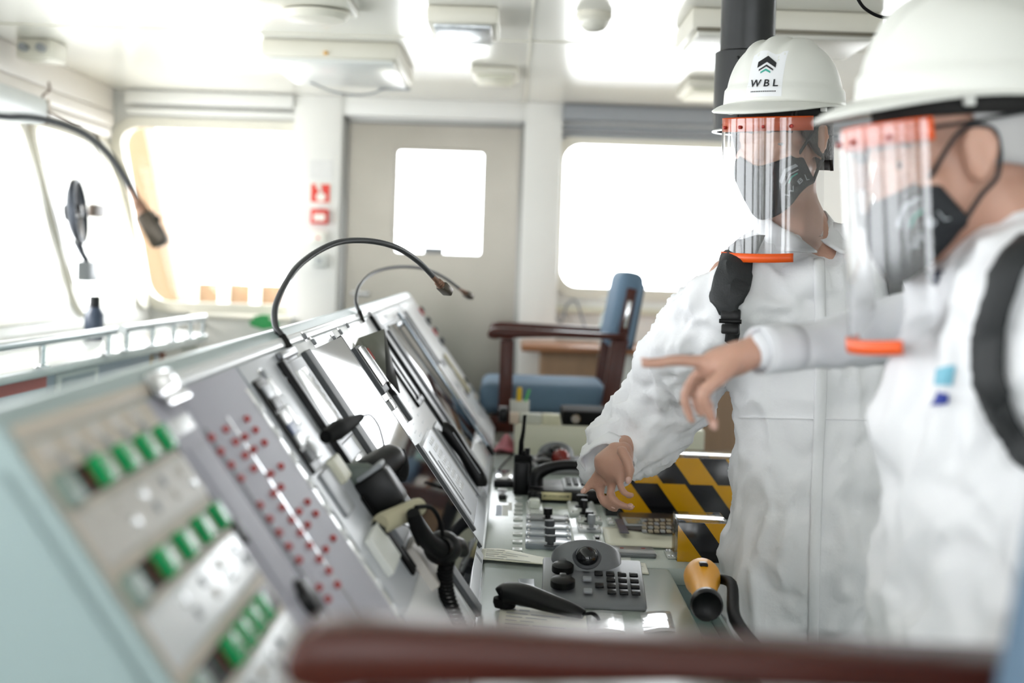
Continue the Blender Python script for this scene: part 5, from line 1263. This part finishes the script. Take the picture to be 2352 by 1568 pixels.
p2 = tag(obj('person', body, SKIN, None, org=(hx, hy, 0), ang=180), 'person in profile at the right, pointing with an outstretched arm in a smooth white sleeve', 'person', 'people in white coveralls')
nail(p2, hand2['index'][0][-1], V3((-1, 0, 0)), V3((0, -.2, 1)), .0072); nail(p2, hand2['thumb'][0][-1], hand2['thumb'][0][-1] - hand2['thumb'][0][-2], V3((-.4, -1, 0)), .0082)
dress_head(H2, p2, math.radians(5), False, True, False, 2.0, 62)
m = MB()
ell(m, C2 + V3((-.0, 0, 0)), (.135, .19, .20)); ell(m, C2.lerp(W2, .5), (.148, .19, .20)); ell(m, W2, (.152, .19, .20)); ell(m, W2.lerp(HP, .6), (.155, .19, .22)); ell(m, HP, (.158, .19, .20))
chain(m, [at2(2235, 715, 1.94), at2(2290, 665, 1.95), at2(2350, 610, 1.96), at2(2420, 570, 1.97)], [.080, .088, .092, .095]); chain(m, [S2L + V3((0, 0, .02)), at2(2330, 690, 1.90), S2R + V3((.02, 0, -.02))], [.085, .085, .08])
chain(m, [S2L, L2[1], L2[2]], [.085, .08, .06]); chain(m, [at2(2195, 800, 1.90), at2(2160, 1000, 1.92)], [.06, .08])
for s in (-1, 1): chain(m, [V3((hx, hy + s * .085, .82)), V3((hx - .01, hy + s * .10, .48)), V3((hx + .01, hy + s * .105, .11))], [.11, .092, .082])
cov = fuse(m, .0075, 5); folds(cov, lambda p: crumple(p, (11, 11, 7), .019, 7.0) + .006 * math.sin((p.z * .8 - p.x * .6) * 40 + 4 * noise.noise(p * 4)) * (1 if p.z < 1.1 else .3))
cv = obj('coverall', cov, TYVEK, p2, ang=180); S2_ = Surf(cov)
m = MB(); chain(m, [S2R, A2[1], A2[2], A2[3], at2(1752, 804, 2.10)], [.070, .055, .042, .033, .026], 20, 6); sl = fuse(m, .006, 6)
folds(sl, lambda p: crumple(p, (14, 14, 14), .004, 11.0) * (1 if p.x > at2(1830, 800, 2.1).x else .2))
so = obj('shirt_sleeve', sl, VEST, p2, ang=180)
c0 = at2(1748, 805, 2.10); T = axis_frame(c0, (at2(1748, 805, 2.10) - at2(1880, 792, 2.15)).normalized())
obj('cuff', MB().grid(lambda u, v: T @ V3((0.0295 * math.cos(u * 6.2832), 0.0295 * math.sin(u * 6.2832), -.055 + .06 * v)), 32, 4, closed=True), VEST, so, solid=.003)
S3_ = Surf(sl); obj('sleeve_mark', band(S3_, [(2146, 728), (2128, 752)], [(2152, 728), (2150, 752)], 3, .002, 2.1, 4), mat('logo_blue', '2c3f9a', .6), so)
obj('chest_logo', band(S2_, [(2156, 846), (2150, 884)], [(2196, 838), (2190, 884)], 4, .003, 1.8), mat('logo_cyan', '7fc0d6', .6), cv)
obj('chest_logo', band(S2_, [(2160, 898), (2140, 936)], [(2180, 905), (2178, 926)], 4, .003, 1.8), mat('logo_blue', '2c3f9a'), cv)
nb = H2 @ V3((0, -.03, -.10)); fd2 = V3((-.97, -.22, 0)); sd2 = V3((fd2.y, -fd2.x, 0))
def navy(u, v):
    ph = 2 * math.pi * u; q = (1 + math.cos(ph)) / 2; c = nb.lerp(N2, .35 + .6 * (1 - v)); rr = .076 + .014 * (1 - v)
    return c + fd2 * (math.cos(ph) * rr * 1.1) + sd2 * (math.sin(ph) * rr) + V3((0, 0, -.03 * q + .01))
obj('shirt_collar', MB().grid(navy, 40, 5, closed=True), mat('navy_shirt', '3b4154', .7), cv, solid=.004)
st = obj('shoulder_strap', band(S2_, [(2346, 560), (2290, 640), (2256, 740), (2252, 830), (2270, 930), (2310, 1010), (2352, 1064), (2410, 1100), (2470, 1112)], [(2420, 560), (2352, 640), (2324, 740), (2318, 830), (2326, 900), (2346, 960), (2385, 1010), (2425, 1045), (2475, 1062)], 6, .010, 1.75), STRAP, p2, solid=.008)
